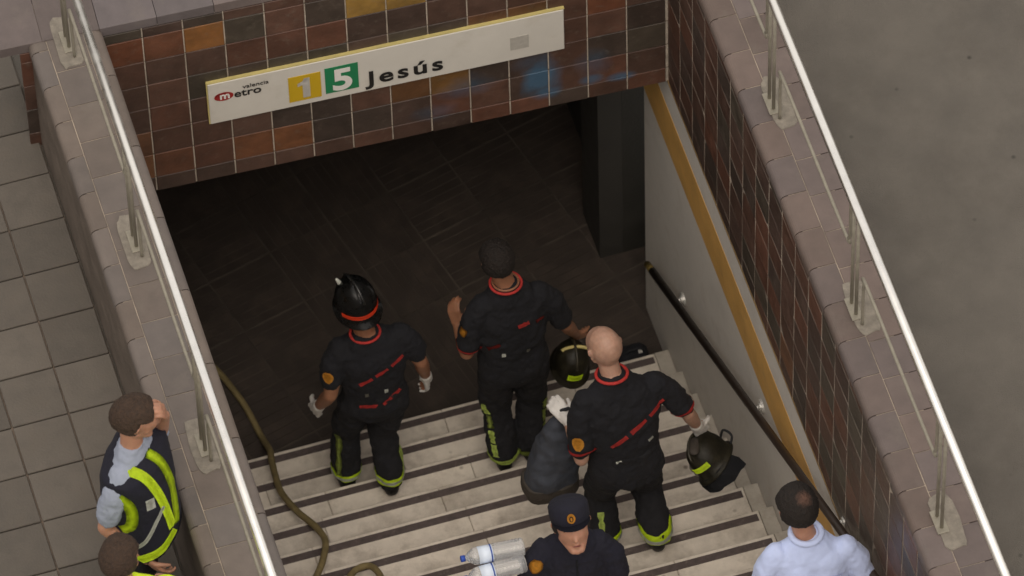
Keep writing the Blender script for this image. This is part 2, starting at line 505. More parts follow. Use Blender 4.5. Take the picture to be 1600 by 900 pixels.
# --- lintel wall over the opening (2.8 degrees off square)
SK = math.radians(-2.79)
lw = empty('lintel_wall', (0, -.012, 0)); lw.rotation_euler = (0, 0, SK)
tag(lw, 'brown glazed tile wall over the dark underpass opening, carrying the station sign', 'wall')
bm = bmesh.new(); box(bm, -3.42, .28, .0122, .40, ZT + .004, ZTT)
bm_obj('wall_core', bm, M['dark_wall'], lw)
bm = bmesh.new(); box(bm, -3.42, .003, .0042, .0118, ZT, ZTT - .001)
bm_obj('mortar_bed', bm, M['grout'], lw)
lint_special = {}
for r, (z0, h, me) in enumerate(rowspec):
    for c in range(16):
        x = -.012 - PITCH * .5 - c * PITCH + .0
        o = link('tile', me, None, lw, color=tilecol())
        o.location = (x, .0042, z0 + h / 2)
        o.rotation_euler = (math.radians(random.uniform(-.5, .5)), 0, math.radians(random.uniform(-.5, .5)))
        lint_special[(r, c)] = o
        if c < 8 and r < 4:
            o.material_slots[0].link = 'OBJECT'; o.material_slots[0].material = M['tile_spray']
bm = bmesh.new()                      # horizontal joints are dirty and darker
for (z0, h, me) in rowspec[1:]:
    box(bm, -3.42, .002, .0020, .0045, z0 - GH / 2, z0 + GH / 2)
bm_obj('bed_joint', bm, M['grout_dark'], lw)
# tiles whose colour the photo shows plainly
for (r, c), col in {(6, 6): (.24, .14, .035), (6, 7): (.26, .15, .035), (6, 11): (.20, .085, .025), (6, 12): (.12, .048, .026), (6, 13): (.14, .05, .025), (7, 11): (.05, .036, .028), (1, 9): (.155, .062, .027), (1, 10): (.145, .058, .027), (1, 12): (.12, .05, .028), (1, 13): (.15, .066, .03), (2, 6): (.12, .055, .022), (2, 5): (.14, .07, .022), (5, 9): (.085, .038, .025), (6, 8): (.05, .036, .028), (5, 8): (.10, .042, .026), (5, 1): (.12, .045, .025), (4, 1): (.13, .048, .025), (4, 3): (.11, .05, .022)}.items():
    if (r, c) in lint_special: lint_special[(r, c)].color = (*col, 1)
cbm = bmesh.new()
for i in range(8):
    pass
cbm.free()

def coping_mesh(w, l, t, round_side):
    """w across (x), l along (y), rounded edge on +x or -x side"""
    prof = []
    if round_side:
        rr = .035; s = round_side
        prof = [(-s * w / 2, -t), (s * w / 2, -t)]
        for i in range(6):
            a = math.pi / 2 * i / 5
            prof.append((s * (w / 2 - rr + rr * math.cos(a)), -rr + rr * math.sin(a)))
        prof += [(-s * w / 2 + s * .003, 0), (-s * w / 2, -.003)]
    else:
        prof = [(-w / 2, -t), (w / 2, -t), (w / 2, -.003), (w / 2 - .003, 0), (-w / 2 + .003, 0), (-w / 2, -.003)]
    bm = bmesh.new(); loops = []
    for y in (-l / 2, l / 2): loops.append([bm.verts.new((x, y, z)) for x, z in prof])
    n = len(prof)
    for k in range(n): bm.faces.new((loops[0][k], loops[0][(k + 1) % n], loops[1][(k + 1) % n], loops[1][k]))
    bm.faces.new(loops[0]); bm.faces.new(loops[1][::-1])
    bmesh.ops.recalc_face_normals(bm, faces=bm.faces)
    me = D.meshes.new('coping_tile'); bm.to_mesh(me); bm.free(); me.materials.append(M['coping'])
    return me
def copcol(base=(.185, .158, .148)):
    k = random.uniform(.86, 1.14); s = random.uniform(-.008, .01)
    return (base[0] * k + s, base[1] * k, base[2] * k - s)

# lintel coping (grey, seen top left)
cm = coping_mesh(.40, .30, .07, 0); cm2 = cm
for i in range(12):
    o = link('coping_tile', cm, None, lw, color=copcol((.22, .2, .2)))
    o.rotation_euler = (0, 0, math.pi / 2)
    o.location = (-.16 - i * .303, .195, ZC + .005)

# --- side walls
def side_wall(name, label, face, s, xo, rot, yend, vis):
    """s=+1: wall to the right (interior face looks to -x)"""
    t = empty(name, (face, 0, 0)); tag(t, label, 'wall')
    y1 = .40
    bm = bmesh.new()
    box(bm, *sorted((.0122 * s, xo * s)), yend, y1, ZT + .004, ZTT)
    box(bm, *sorted((.034 * s, (xo - .02) * s)), yend + .003, y1 - .003, -1.2, ZT + .004)
    bm_obj('wall_core', bm, M['dark_wall'], t)
    bm = bmesh.new(); box(bm, *sorted((-.0018 * s, .0118 * s)), yend, -.014, ZT, ZTT - .001)
    bm_obj('mortar_bed', bm, M['grout_mid'], t)
    # plaster panels below the tiles
    bm = bmesh.new(); box(bm, *sorted((.010 * s, .0335 * s)), yend, .47, -1.2, ZT - .022)
    bm_obj('plaster_panel', bm, M['plaster'], t)
    bm = bmesh.new(); box(bm, *sorted((.0072 * s, .0098 * s)), yend, .465, 1.965, 2.335)
    bm_obj('painted_stripe', bm, M['ochre'], t)
    bm = bmesh.new(); box(bm, *sorted((-.004 * s, .0098 * s)), yend, .46, ZT - .020, ZT - .003)
    bm_obj('edge_trim', bm, M['trim'], t)
    if vis:
        n = int(-yend / PITCH)
        for r, (z0, h, me) in enumerate(rowspec):
            for c in range(n):
                o = link('tile', me, None, t, color=tilecol())
                o.location = (.0042 * s, -.012 - PITCH * (c + .5), z0 + h / 2)
                o.rotation_euler = (math.radians(random.uniform(-.6, .6)), 0, rot + math.radians(random.uniform(-.7, .7)))
    else:
        bm = bmesh.new()
        for r, (z0, h, me) in enumerate(rowspec):
            for c in range(int(-yend / PITCH)):
                y = -.012 - PITCH * (c + .5)
                box(bm, *sorted((0.0 * s, .0042 * s)), y - PITCH / 2 + .004, y + PITCH / 2 - .004, z0 + .002, z0 + h - .002)
        tag(bm_obj('tile_rows', bm, M['tile_spray'], t, color=(.06, .036, .026)), kind='stuff')
    bm = bmesh.new()
    for (z0, h, me) in rowspec[1:]:
        box(bm, *sorted((-.0022 * s, -.0015 * s)), yend, -.016, z0 - GH / 2, z0 + GH / 2)
    bm_obj('bed_joint', bm, M['grout_mid'], t)
    return t
rw = side_wall('right_parapet_wall', 'tiled parapet wall right of the stairs with grey plaster and ochre stripe below', 0.0, 1, .295, -math.pi / 2, -5.45, True)
lw2 = side_wall('left_parapet_wall', 'parapet wall left of the stairs with wide stone coping and dark outer face', XL, -1, .365, math.pi / 2, -5.45, False)
# outer brick-like face of the left wall
bm = bmesh.new(); box(bm, -.372, -.3655, -5.44, .39, 2.9, ZTT); bm_obj('outer_facing', bm, mat('outer_tile_face', (.10, .078, .062), .6, var=.3, vscale=6, bump=.3), lw2)

def coping(t, rows, y0, y1, base):
    for (x, w, l, rs, off) in rows:
        me = coping_mesh(w - .004, l - .006, .07, rs)
        n = int((y1 - y0) / l)
        for i in range(n):
            o = link('coping_tile', me, None, t, color=copcol(base))
            o.location = (x, y1 - off - l * (i + .5), ZC + random.uniform(-.001, .001))
            o.rotation_euler = (0, math.radians(random.uniform(-.3, .3)), math.radians(random.uniform(-.25, .25)))
    xs = [r[0] - r[1] / 2 for r in rows] + [r[0] + r[1] / 2 for r in rows]
    bm = bmesh.new(); box(bm, min(xs) + .045, max(xs) - .045, y0, y1, ZTT + .001, ZC - .004)
    box(bm, min(xs) + .006, max(xs) - .006, y0 + .002, y1 - .002, ZTT + .0005, ZC - .034)
    bm_obj('mortar_bed', bm, M['grout_mid'], t)
coping(rw, [(.058, .146, .235, -1, 0), (.222, .180, .235, 0, .04)], -5.45, .40, (.235, .198, .182))
coping(lw2, [(-.043, .10, .47, 1, .1), (-.192, .194, .235, 0, .0), (-.337, .094, .235, -1, .08)], -5.45, .40, (.235, .212, .19))

# repair mortar patches round the post feet
def mpatch(t, x, y, w, l, seed):
    random.seed(seed); bm = bmesh.new()
    n = 18; top = []; bot = []
    for k in range(n):
        a = 2 * math.pi * k / n
        c, s_ = math.cos(a), math.sin(a)
        e = .45
        rx = math.copysign(abs(c) ** e, c) * w / 2 * random.uniform(.9, 1.08); ry = math.copysign(abs(s_) ** e, s_) * l / 2 * random.uniform(.92, 1.08)
        top.append(bm.verts.new((x + rx * .96, y + ry * .97, ZC + .006))); bot.append(bm.verts.new((x + rx, y + ry, ZC - .01)))
    bm.faces.new(top)
    for k in range(n): bm.faces.new((bot[k], bot[(k + 1) % n], top[(k + 1) % n], top[k]))
    bm_obj('mortar_patch', bm, M['mortar_patch'], t)

# --- railings
def railing(name, label, x, y0, y1, posts, side, t_wall, wx):
    t = empty(name, (x, 0, ZC)); tag(t, label, 'railing')
    zr = 5.05 - ZC
    bm = bmesh.new(); tube(bm, [(0, y0, zr), (0, (y0 + y1) / 2, zr), (0, y1, zr)], .0235, 16)
    bm_obj('top_rail', bm, M['steel'], t, smooth=True)
    for i, y in enumerate(posts):
        mpatch(t_wall, wx, y, .13, .34, 100 + i)
        for dy in (-.035, .035):
            bm = bmesh.new(); tube(bm, [(0, y + dy, 0), (0, y + dy, zr - .015)], .010, 8)
            bm_obj('post', bm, M['grey_metal'], t, smooth=True)
        bm = bmesh.new(); box(bm, -.03, .03, y - .07, y + .07, .0065, .014, .002)
        bm_obj('base_plate', bm, M['grey_metal'], t)
        # bent rod: down beside the post, along at mid height, up at the next post
        if i + 1 < len(posts):
            yn = posts[i + 1]
            pts = smooth_path([(.012, y - .10, .0), (.012, y - .10, .25), (.012, y - .11, .36), (.012, y - .17, .40), (.012, yn + .22, .40), (.012, yn + .14, .44), (.012, yn + .12, .52), (.012, yn + .12, zr - .02)][:], 4)
            bm = bmesh.new(); tube(bm, pts, .009, 8)
            bm_obj('mid_rod', bm, M['grey_metal'], t, smooth=True)
    return t
railing('steel_railing', 'bright steel railing on the right parapet, seen against asphalt', .125, -5.3, .35, [-.05, -1.38, -2.72, -4.06], 1, rw, .165)
railing('steel_railing', 'bright steel railing on the left parapet, beside the two people outside', -3.215, -5.3, .35, [.10, -1.22, -2.52, -3.84], -1, lw2, -.19)

# --- stairs
st = empty('stairs', (XL, 0, 0)); tag(st, 'cream stone stairs with dark anti-slip strips going down into the underpass', kind='structure')
W = XR - XL
bm = bmesh.new()
for k in range(1, NSTEP + 1):
    yn = -(k - 1) * T_ + .042 - .004
    box(bm, -.03, W + .03, yn - T_ - .01, yn, -1.5, (k - 1) * R_ - .012)
bm_obj('stair_core', bm, M['grout_dark'], st)
for k in range(1, NSTEP + 1):
    z = (k - 1) * R_; yn = -(k - 1) * T_ + .042
    cuts = [0] + sorted([.62 + random.uniform(-.25, .25), 1.45 + random.uniform(-.2, .25), 2.3 + random.uniform(-.2, .2)]) + [W - .075]
    for a, b in zip(cuts, cuts[1:]):
        me = boxmesh('stone_slab', a + .0012, b - .0012, yn - T_ + .001, yn + .0, z - R_ + .001, z, .004)
        c = random.uniform(.9, 1.08)
        link('stone_slab', me, M['tread'], st, color=(.63 * c, .57 * c, .49 * c))
    me = boxmesh('edge_block', W - .0738, W + .008, yn - T_ + .001, yn + .001, z - R_ - .002, z + .002, .002)
    c = random.uniform(.9, 1.05)
    link('edge_block', me, M['tread'], st, color=(.42 * c, .385 * c, .33 * c))
    me = boxmesh('anti_slip_strip', .05, W - .085 - random.uniform(0, .02), yn - .066, yn - .022, z - .003, z + .0035, .001)
    link('anti_slip_strip', me, M['strip'], st)

# --- passage under the lintel
pf = empty('passage_floor', (-1.5, .05, FZ)); tag(pf, 'very dark ribbed floor tiles at the foot of the stairs', kind='structure')
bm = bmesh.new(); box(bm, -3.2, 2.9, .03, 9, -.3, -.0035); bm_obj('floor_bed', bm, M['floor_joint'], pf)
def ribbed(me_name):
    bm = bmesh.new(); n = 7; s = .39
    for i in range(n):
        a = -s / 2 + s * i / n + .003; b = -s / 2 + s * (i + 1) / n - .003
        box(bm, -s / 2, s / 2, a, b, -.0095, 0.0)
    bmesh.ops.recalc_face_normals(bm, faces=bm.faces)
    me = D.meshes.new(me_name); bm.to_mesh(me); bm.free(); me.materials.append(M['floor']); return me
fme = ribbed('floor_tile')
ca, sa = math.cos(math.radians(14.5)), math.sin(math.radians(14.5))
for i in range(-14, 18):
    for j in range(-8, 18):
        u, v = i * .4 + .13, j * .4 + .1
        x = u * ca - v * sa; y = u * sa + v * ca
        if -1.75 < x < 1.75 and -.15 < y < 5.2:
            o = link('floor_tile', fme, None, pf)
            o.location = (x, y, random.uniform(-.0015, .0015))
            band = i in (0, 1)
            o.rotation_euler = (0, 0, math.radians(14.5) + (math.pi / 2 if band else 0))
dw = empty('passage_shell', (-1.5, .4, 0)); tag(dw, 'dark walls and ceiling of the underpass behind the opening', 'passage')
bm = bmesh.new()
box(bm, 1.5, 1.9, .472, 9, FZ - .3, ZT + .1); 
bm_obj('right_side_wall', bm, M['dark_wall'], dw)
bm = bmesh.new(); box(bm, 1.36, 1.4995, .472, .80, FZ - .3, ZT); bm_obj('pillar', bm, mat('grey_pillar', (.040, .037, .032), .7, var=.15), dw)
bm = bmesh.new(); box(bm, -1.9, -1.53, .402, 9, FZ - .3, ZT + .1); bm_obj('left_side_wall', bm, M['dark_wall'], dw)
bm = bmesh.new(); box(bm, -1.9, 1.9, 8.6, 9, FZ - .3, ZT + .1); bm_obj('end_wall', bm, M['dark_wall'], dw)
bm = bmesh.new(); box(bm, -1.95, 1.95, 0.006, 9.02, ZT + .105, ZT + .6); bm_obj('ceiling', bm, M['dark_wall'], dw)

# --- handrail on the right wall
hr = empty('wall_handrail', (0, 0, 0)); tag(hr, 'dark handrail on steel brackets sloping down the right plaster wall', 'handrail')
p0, p1 = V((-.062, .20, .66)), V((-.062, -5.2, 4.0)); 
p1 = V((-.062, -4.6, .66 + 4.8 * .652))
dr = (p1 - p0).normalized()
bm = bmesh.new(); tube(bm, [p0 + dr * .11, p1], .0225, 14); bm_obj('rail', bm, M['dark_rail'], hr, smooth=True)
bm = bmesh.new(); tube(bm, [p0, p0 + dr * .11], .0205, 14); bm_obj('rail_end', bm, M['brass'], hr, smooth=True)
for y in (-.23, -1.62, -3.0, -4.3):
    zz = p0.z + (p0.y - y) * .652 
    br = None
    bm = bmesh.new()
    tube(bm, [(.010, y - .02, zz - .03), (-.003, y - .02, zz - .03)], .040, 16); tube(bm, [(-.003, y - .02, zz - .03), (-.010, y - .02, zz - .03)], .026, 16)
    br = bm_obj('bracket', bm, M['bracket'], hr, smooth=False)
    bm = bmesh.new(); tube(bm, smooth_path([(-.008, y - .02, zz - .03), (-.045, y - .01, zz - .045), (-.06, y, zz - .02)], 4),   .013, 10)
    bm_obj('bracket_arm', bm, M['bracket'], br, smooth=True)

# --- station sign
sg = empty('station_sign', (-1.54, -.012 + .075 - .025, 3.345)); sg.rotation_euler = (0, 0, SK)
tag(sg, 'long white station sign reading Jesús with line numbers 1 and 5', 'sign')
SW, SH = 1.93, .347
bm = bmesh.new(); box(bm, -SW / 2, SW / 2, 0, .022, -SH / 2, SH / 2, .003); bm_obj('sign_panel', bm, M['sign'], sg)
bm = bmesh.new(); box(bm, -SW / 2 - .004, SW / 2 + .004, .003, .024, SH / 2 + .0005, SH / 2 + .007)
box(bm, -SW / 2 - .007, -SW / 2 - .0005, .003, .024, -SH / 2, SH / 2)
bm_obj('sign_edging', bm, M['sign_edge'], sg)
def sign_rect(name, u0, u1, v0, v1, m, y=-.003, th=.0025):
    bm = bmesh.new(); box(bm, u0 - SW / 2, u1 - SW / 2, y, y + th, v0 - SH / 2, v1 - SH / 2)
    return bm_obj(name, bm, m, sg)
sign_rect('line_one_plate', .43, .605, .045, .262, M['yellow'])
sign_rect('line_five_plate', .628, .808, .055, .275, M['green'])
sign_rect('faded_sticker', 1.635, 1.735, .09, .20, M['grey_patch'])
def text(name, s, u, v, size, m, spacing=1., y=-.0052, sx=1., bold=.0, shear=0):
    c = D.curves.new('lettering', 'FONT'); c.body = s; c.size = size; c.space_character = spacing; c.offset = bold; c.extrude = .0008; c.shear = shear
    tmp = D.objects.new('tmp', c); COL.objects.link(tmp)
    dg = bpy.context.evaluated_depsgraph_get(); dg.update()
    me = D.meshes.new_from_object(tmp.evaluated_get(dg)); D.objects.remove(tmp); me.materials.clear()
    o = link(name, me, m, sg)
    o.rotation_euler = (math.pi / 2, 0, 0); o.scale = (sx, 1, 1)
    o.location = (u - SW / 2, y, v - SH / 2)
    return o
text('lettering', 'Jesús', .855, .060, .160, M['black'], 1.22, bold=.0033, sx=1.06)
bm = bmesh.new()
vs = [bm.verts.new((x - SW / 2, -.0052, z - SH / 2)) for x, z in ((.505, .068), (.545, .068), (.545, .238), (.515, .238), (.505, .214), (.478, .200), (.478, .172), (.505, .180))]
bm.faces.new(vs); bmesh.ops.solidify(bm, geom=bm.faces[:], thickness=.002); bm_obj('line_number', bm, M['white'], sg)
text('line_number', '5', .662, .075, .25, M['white'], bold=.007, sx=.95)
bm = bmesh.new()
vs = [bm.verts.new((.082 + .052 * math.cos(a) - SW / 2, -.003, .225 - SH / 2 + .036 * math.sin(a))) for a in [2 * math.pi * k / 28 for k in range(28)]]
bm.faces.new(vs); bmesh.ops.solidify(bm, geom=bm.faces[:], thickness=.002)
bm_obj('red_oval_emblem', bm, M['red'], sg)
text('lettering', 'm', .058, .208, .075, M['white'], bold=.002)
text('lettering', 'etro', .136, .200, .085, M['black'], 1.0, bold=.001)
text('lettering', 'valencia', .185, .262, .045, M['black'], 1.0)

# ------------------------------------------------------------------ people
def hand(bm, W_, d, n, side, curl=.9, k=1., spread=0.):
    """W_ wrist, d towards the knuckles, n the way the fingers curl, side +-1 puts the thumb"""
    W_ = V(W_); d = V(d).normalized(); n = V(n); n = (n - d * n.dot(d)).normalized(); t = d.cross(n)
    lens = (.076, .084, .079, .062)
    for i, o in enumerate((.031, .0105, -.0105, -.031)):
        kn = W_ + (d * (.088 - .006 * abs(i - 1)) + t * o * side) * k
        capsule(bm, W_ + t * o * .6 * side * k, kn, .015 * k, .0125 * k, n=8, capn=2)
        p = kn; a = curl * .35 + random.uniform(-.06, .06)
        L = lens[i] * k
        for j, fr in enumerate((.45, .32, .25)):
            q = p + (d * math.cos(a) + n * math.sin(a) + t * side * spread * (1.5 - i) * .1) * L * fr
            capsule(bm, p, q, (.0105 - .001 * j) * k, (.0098 - .001 * j) * k, n=8, capn=2)
            p = q; a += curl * .62
    b = W_ + (d * .025 + t * .026 * side) * k
    q = b + (d * .55 + t * side * .62 + n * .35).normalized() * .042 * k
    r = q + (d * .8 + t * side * .2 + n * .55).normalized() * .034 * k
    capsule(bm, b, q, .015 * k, .0115 * k, n=8, capn=2); capsule(bm, q, r, .0115 * k, .0095 * k, n=8, capn=2)

def head(bm, c, f, u, k=1., nose=True):
    """c centre of the skull, f facing, u up"""
    c = V(c); f = V(f).normalized(); u = V(u); u = (u - f * u.dot(f)).normalized(); s = f.cross(u)
    P = lambda x, y, z: c + (s * x + f * y + u * z) * k
    for y, z, r, l in ((-.02, .018, .083, .035), (.02, .005, .076, .03)):
        capsule(bm, P(0, y - l * .4, z), P(0, y + l * .5, z + .004), r * k, (r - .002) * k, sx=.98, sy=1.16, ref=u, n=20, capn=5)
    capsule(bm, P(0, -.03, -.02), P(0, .03, -.03), .07 * k, .066 * k, n=16, capn=4)
    for x in (-1, 1):
        capsule(bm, P(x * .052, .0, -.055), P(x * .018, .072, -.098), .022 * k, .022 * k, n=10)
        capsule(bm, P(x * .045, .045, -.03), P(x * .035, .066, -.028), .026 * k, .02 * k, n=10)      # cheeks
        capsule(bm, P(x * .012, .087, .018), P(x * .042, .076, .016), .013 * k, .012 * k, n=8)       # brow
        capsule(bm, P(x * .078, -.006, .012), P(x * .082, -.018, -.028), .015 * k, .011 * k, sx=.5, n=10)  # ear
        capsule(bm, P(x * .087, -.012, .016), P(x * .089, -.018, .0), .012 * k, .01 * k, n=8)
    capsule(bm, P(0, .03, -.085), P(0, .072, -.105), .03 * k, .02 * k, n=12)                          # chin
    capsule(bm, P(0, .082, -.062), P(0, .086, -.07), .017 * k, .017 * k, n=10)                        # mouth
    if nose:
        capsule(bm, P(0, .09, .008), P(0, .108, -.036), .009 * k, .013 * k, n=10)
        for x in (-1, 1): capsule(bm, P(x * .011, .094, -.038), P(x * .012, .096, -.037), .0085 * k, .008 * k, n=8)
    return P

def hair_cap(name, P, k, m, parent, mask, thick=.012, rough=.004):
    bm = bmesh.new(); bmesh.ops.create_uvsphere(bm, u_segments=80, v_segments=56, radius=1)
    for v in bm.verts:
        d = v.co.normalized()
        w_ = mask(d)
        n = mnoise.noise(d * 7) * .6 + mnoise.noise(V((d.x * 34, d.y * 9, d.z * 22))) * .7
        e = -.012 + (thick + .012) * w_ + rough * n * w_
        v.co = P((.087 + e) * d.x, -.006 + (.110 + e) * d.y, .012 + (.105 + e) * d.z)
    return bm_obj(name, bm, m, parent, smooth=True)

def sm(a, b, x):
    t = max(0, min(1, (x - a) / (b - a))); return t * t * (3 - 2 * t)

def boot(parent, ankle, toe, m, ground):
    a = V(ankle); d = V(toe); d.z = 0; d.normalize()
    bm = bmesh.new()
    z = ground
    h = V((a.x, a.y, z)) - d * .02
    capsule(bm, (a.x, a.y, a.z + .01), (a.x, a.y, z + .07), .048, .050, n=14)
    capsule(bm, h + V((0, 0, .045)), h + d * .17 + V((0, 0, .042)), .044, .046, n=14)
    capsule(bm, h + d * .12 + V((0, 0, .036)), h + d * .225 + V((0, 0, .032)), .044, .034, n=14)
    for v in bm.verts: v.co.z = max(v.co.z, z + .001)
    return fuse('boot', bm, .008, m, parent, smooth_it=2)

def person(label, root, J, fwd, skin='skin', shirt='navy', trouser='trouser', sleeve=.8, long_sleeve=False, face=None, hup=(0, 0, 1), hk=1.08, gloves=(), grounds=(0, 0), handdirs=None, curl=(.9, .9), hem=.02, belly=0., tk=1., shoes='boot', shirt_name='shirt', bag=1.):
    t = empty('person', root); tag(t, label, 'person')
    J = {k: V(v) - V(root) for k, v in J.items()}
    f = V(fwd).normalized()
    across = (J['shR'] - J['shL']); across.normalize()
    spine = (J['neck'] - J['pel']).normalized()
    dep = spine.cross(across).normalized()
    if dep.dot(f) < 0: dep = -dep
    wd = (J['shR'] - J['shL']).length / 2
    hipx = (J['knR'] - J['knL']); hipx = (across * .75 + (hipx.normalized() if hipx.length > .01 else across) * .25); hipx.z *= .5; hipx.normalize()
    hd = V((0, 0, 1)).cross(hipx).normalized()
    hipL, hipR = J['pel'] - hipx * .095, J['pel'] + hipx * .095
    shm = (J['shL'] + J['shR']) / 2
    def torso(e, low=0.):
        P0, P1 = J['pel'], shm
        L = lambda s: P0.lerp(P1, s)
        bl = belly
        return [(L(-.10 - low), hipx * (.155 + e) * tk, hd * (.105 + e)), (L(.02), hipx * (.172 + e) * tk, hd * (.118 + e + bl * .3)), (L(.28) + dep * bl * .5, (across * .5 + hipx * .5).normalized() * (.152 + e) * tk, dep * (.108 + e + bl)),
                (L(.58), across * (.168 + e) * tk, dep * (.118 + e + bl * .4)), (L(.82), across * (wd * .92 + e), dep * (.112 + e)), (L(.98), across * (wd * .90 + e), dep * (.085 + e)), (L(1.0) + (J['neck'] - shm) * .55 + spine * .02, across * (.10 + e * .6), dep * (.065 + e * .6)), (J['neck'] + spine * .012, across * (.058 + e * .5), dep * (.058 + e * .5))]
    ff = V(face if face else fwd).normalized()
    # continuous body
    bm = bmesh.new()
    loft(bm, torso(-.012)); 
    hc = J['head']
    capsule(bm, J['neck'] - spine * .03, hc - V(hup).normalized() * .045 * hk - ff * .02, .058, .055, n=14)
    P = head(bm, hc, ff, hup, hk)
    HD = {}
    for s, S in ((-1, 'L'), (1, 'R')):
        sh, el, ha = J['sh' + S], J['el' + S], J['ha' + S]
        shi = sh - across * s * .035
        capsule(bm, shi, el, .052, .040); 
        fa = (ha - el); wr = ha - fa.normalized() * .05
        capsule(bm, el, el.lerp(wr, .35), .040, .041); capsule(bm, el.lerp(wr, .35), wr, .041, .027, n=12)
        hdv, hn = (handdirs or {}).get(S, (None, None))
        hdv = V(hdv) if hdv else fa.normalized()
        hn = V(hn) if hn else (across * -s + f * .4)
        HD[S] = (wr, hdv, hn)
        hand(bm, wr + hdv.normalized() * .012, hdv, hn, s, curl[0 if S == 'L' else 1])
        hp, kn, an = (hipL if s < 0 else hipR), J['kn' + S], J['an' + S]
        capsule(bm, hp, kn, .080, .052); capsule(bm, kn, kn.lerp(an, .3), .052, .053); capsule(bm, kn.lerp(an, .3), an, .053, .036)
        td = f.copy(); td.z = 0
        capsule(bm, an + V((0, 0, -.03)), an + td * .13 + V((0, 0, -.055)), .034, .026)
    body = fuse('body', bm, .0065, M[skin], t, smooth_it=2)
    # trousers
    bm = bmesh.new()
    rg = torso(.014)[:3]
    rg = [(J['pel'] - V((0, 0, .10)), hipx * .15 * tk, hd * .11)] + rg[1:3]
    loft(bm, rg)
    for s, S in ((-1, 'L'), (1, 'R')):
        hp, kn, an = (hipL if s < 0 else hipR), J['kn' + S], J['an' + S]
        capsule(bm, hp, kn, .100 * bag, .082 * bag); capsule(bm, kn, kn.lerp(an, .5), .080 * bag, .079 * bag); capsule(bm, kn.lerp(an, .5), an + (an - kn).normalized() * -.0, .079 * bag, .076 * bag, capn=2)
    tr = fuse('trousers', bm, .010, M[trouser], t, folds=((.09, .032), (.035, .014)), smooth_it=3)
    # shirt
    bm = bmesh.new()
    loft(bm, torso(.013, hem))
    for s, S in ((-1, 'L'), (1, 'R')):
        sh, el, ha = J['sh' + S], J['el' + S], J['ha' + S]
        shi = sh - across * s * .04
        capsule(bm, shi, sh.lerp(el, .3), .069, .070)
        if long_sleeve:
            capsule(bm, sh.lerp(el, .3), el, .068, .056); wr = ha - (ha - el).normalized() * .07
            capsule(bm, el, wr, .056, .040, capn=2)
        else:
            capsule(bm, sh.lerp(el, .3), sh.lerp(el, sleeve), .070, .066, capn=2)
    shr = fuse(shirt_name, bm, .009, M[shirt], t, folds=((.11, .030), (.04, .006)) if long_sleeve else ((.08, .028), (.03, .012)), smooth_it=3)
    for S in gloves:
        wr, d_, n_ = HD[S]
        bm = bmesh.new(); s = -1 if S == 'L' else 1
        hand(bm, wr + d_.normalized() * .012, d_, n_, s, curl[0 if S == 'L' else 1], k=1.16)
        capsule(bm, wr - d_.normalized() * .035, wr + d_.normalized() * .03, .036, .034, n=12, capn=2)
        fuse('glove', bm, .005, M['glove'], t, smooth_it=1)
    for i, S in enumerate('LR'):
        boot(t, J['an' + S], f, M[shoes], grounds[i] - root[2])
    return dict(t=t, J=J, P=P, body=body, tr=tr, sh=shr, f=f, across=across, dep=dep, spine=spine, HD=HD, hk=hk, bt=bvh_of(tr), bs=bvh_of(shr), bb=bvh_of(body), root=V(root))

def collar(pp, m, r=.062, up_=.0, rr=.011, name='collar_piping'):
    c = pp['J']['neck'] + pp['spine'] * up_
    a, d = pp['across'], pp['dep']
    pts = [c + a * math.cos(x) * r * 1.08 + d * math.sin(x) * r for x in [2 * math.pi * k / 24 for k in range(25)]]
    bm = bmesh.new(); tube(bm, pts, rr, 8, closed=False)
    return bm_obj(name, bm, m, pp['t'], smooth=True)

def stripe(pp, which, fr, to, segs, width, m, name, dirv, gap=.25, jag=.15, n=6, **kw):
    """straight row of dashes on a garment between two points (local), projected along dirv"""
    fr, to = V(fr), V(to)
    bv = pp[which]
    for i in range(segs):
        a = (i + gap * .5 * (segs > 1)) / segs; b = (i + 1 - gap * .5 * (segs > 1)) / segs
        pts = [fr.lerp(to, a + (b - a) * j / (n - 1)) for j in range(n)]
        patch(name, bv, pts, width, dirv, m, pp['t'], jag=jag, **kw)

def at(pp, s, h, d=0.):
    """point on the torso: s across, h 0 pelvis .. 1 shoulders"""
    shm = (pp['J']['shL'] + pp['J']['shR']) / 2
    return pp['J']['pel'].lerp(shm, h) + pp['across'] * s + pp['dep'] * d

def badge(pp, S, m, h=.5, size=.055, dirv=(-.3, -.8, .4), bordr=True):
    sh, el = pp['J']['sh' + S], pp['J']['el' + S]
    c = sh.lerp(el, h)
    ax = (el - sh).normalized()
    pts = [c + ax * size * (x - .5) * 1.25 for x in (0, .2, .4, .6, .8, 1)]
    ws = [size * .45, size * .9, size, size, size * .8, size * .35]
    return patch('sleeve_badge', pp['bs'], pts, ws, dirv, m, pp['t'], off=.005, nw=5)

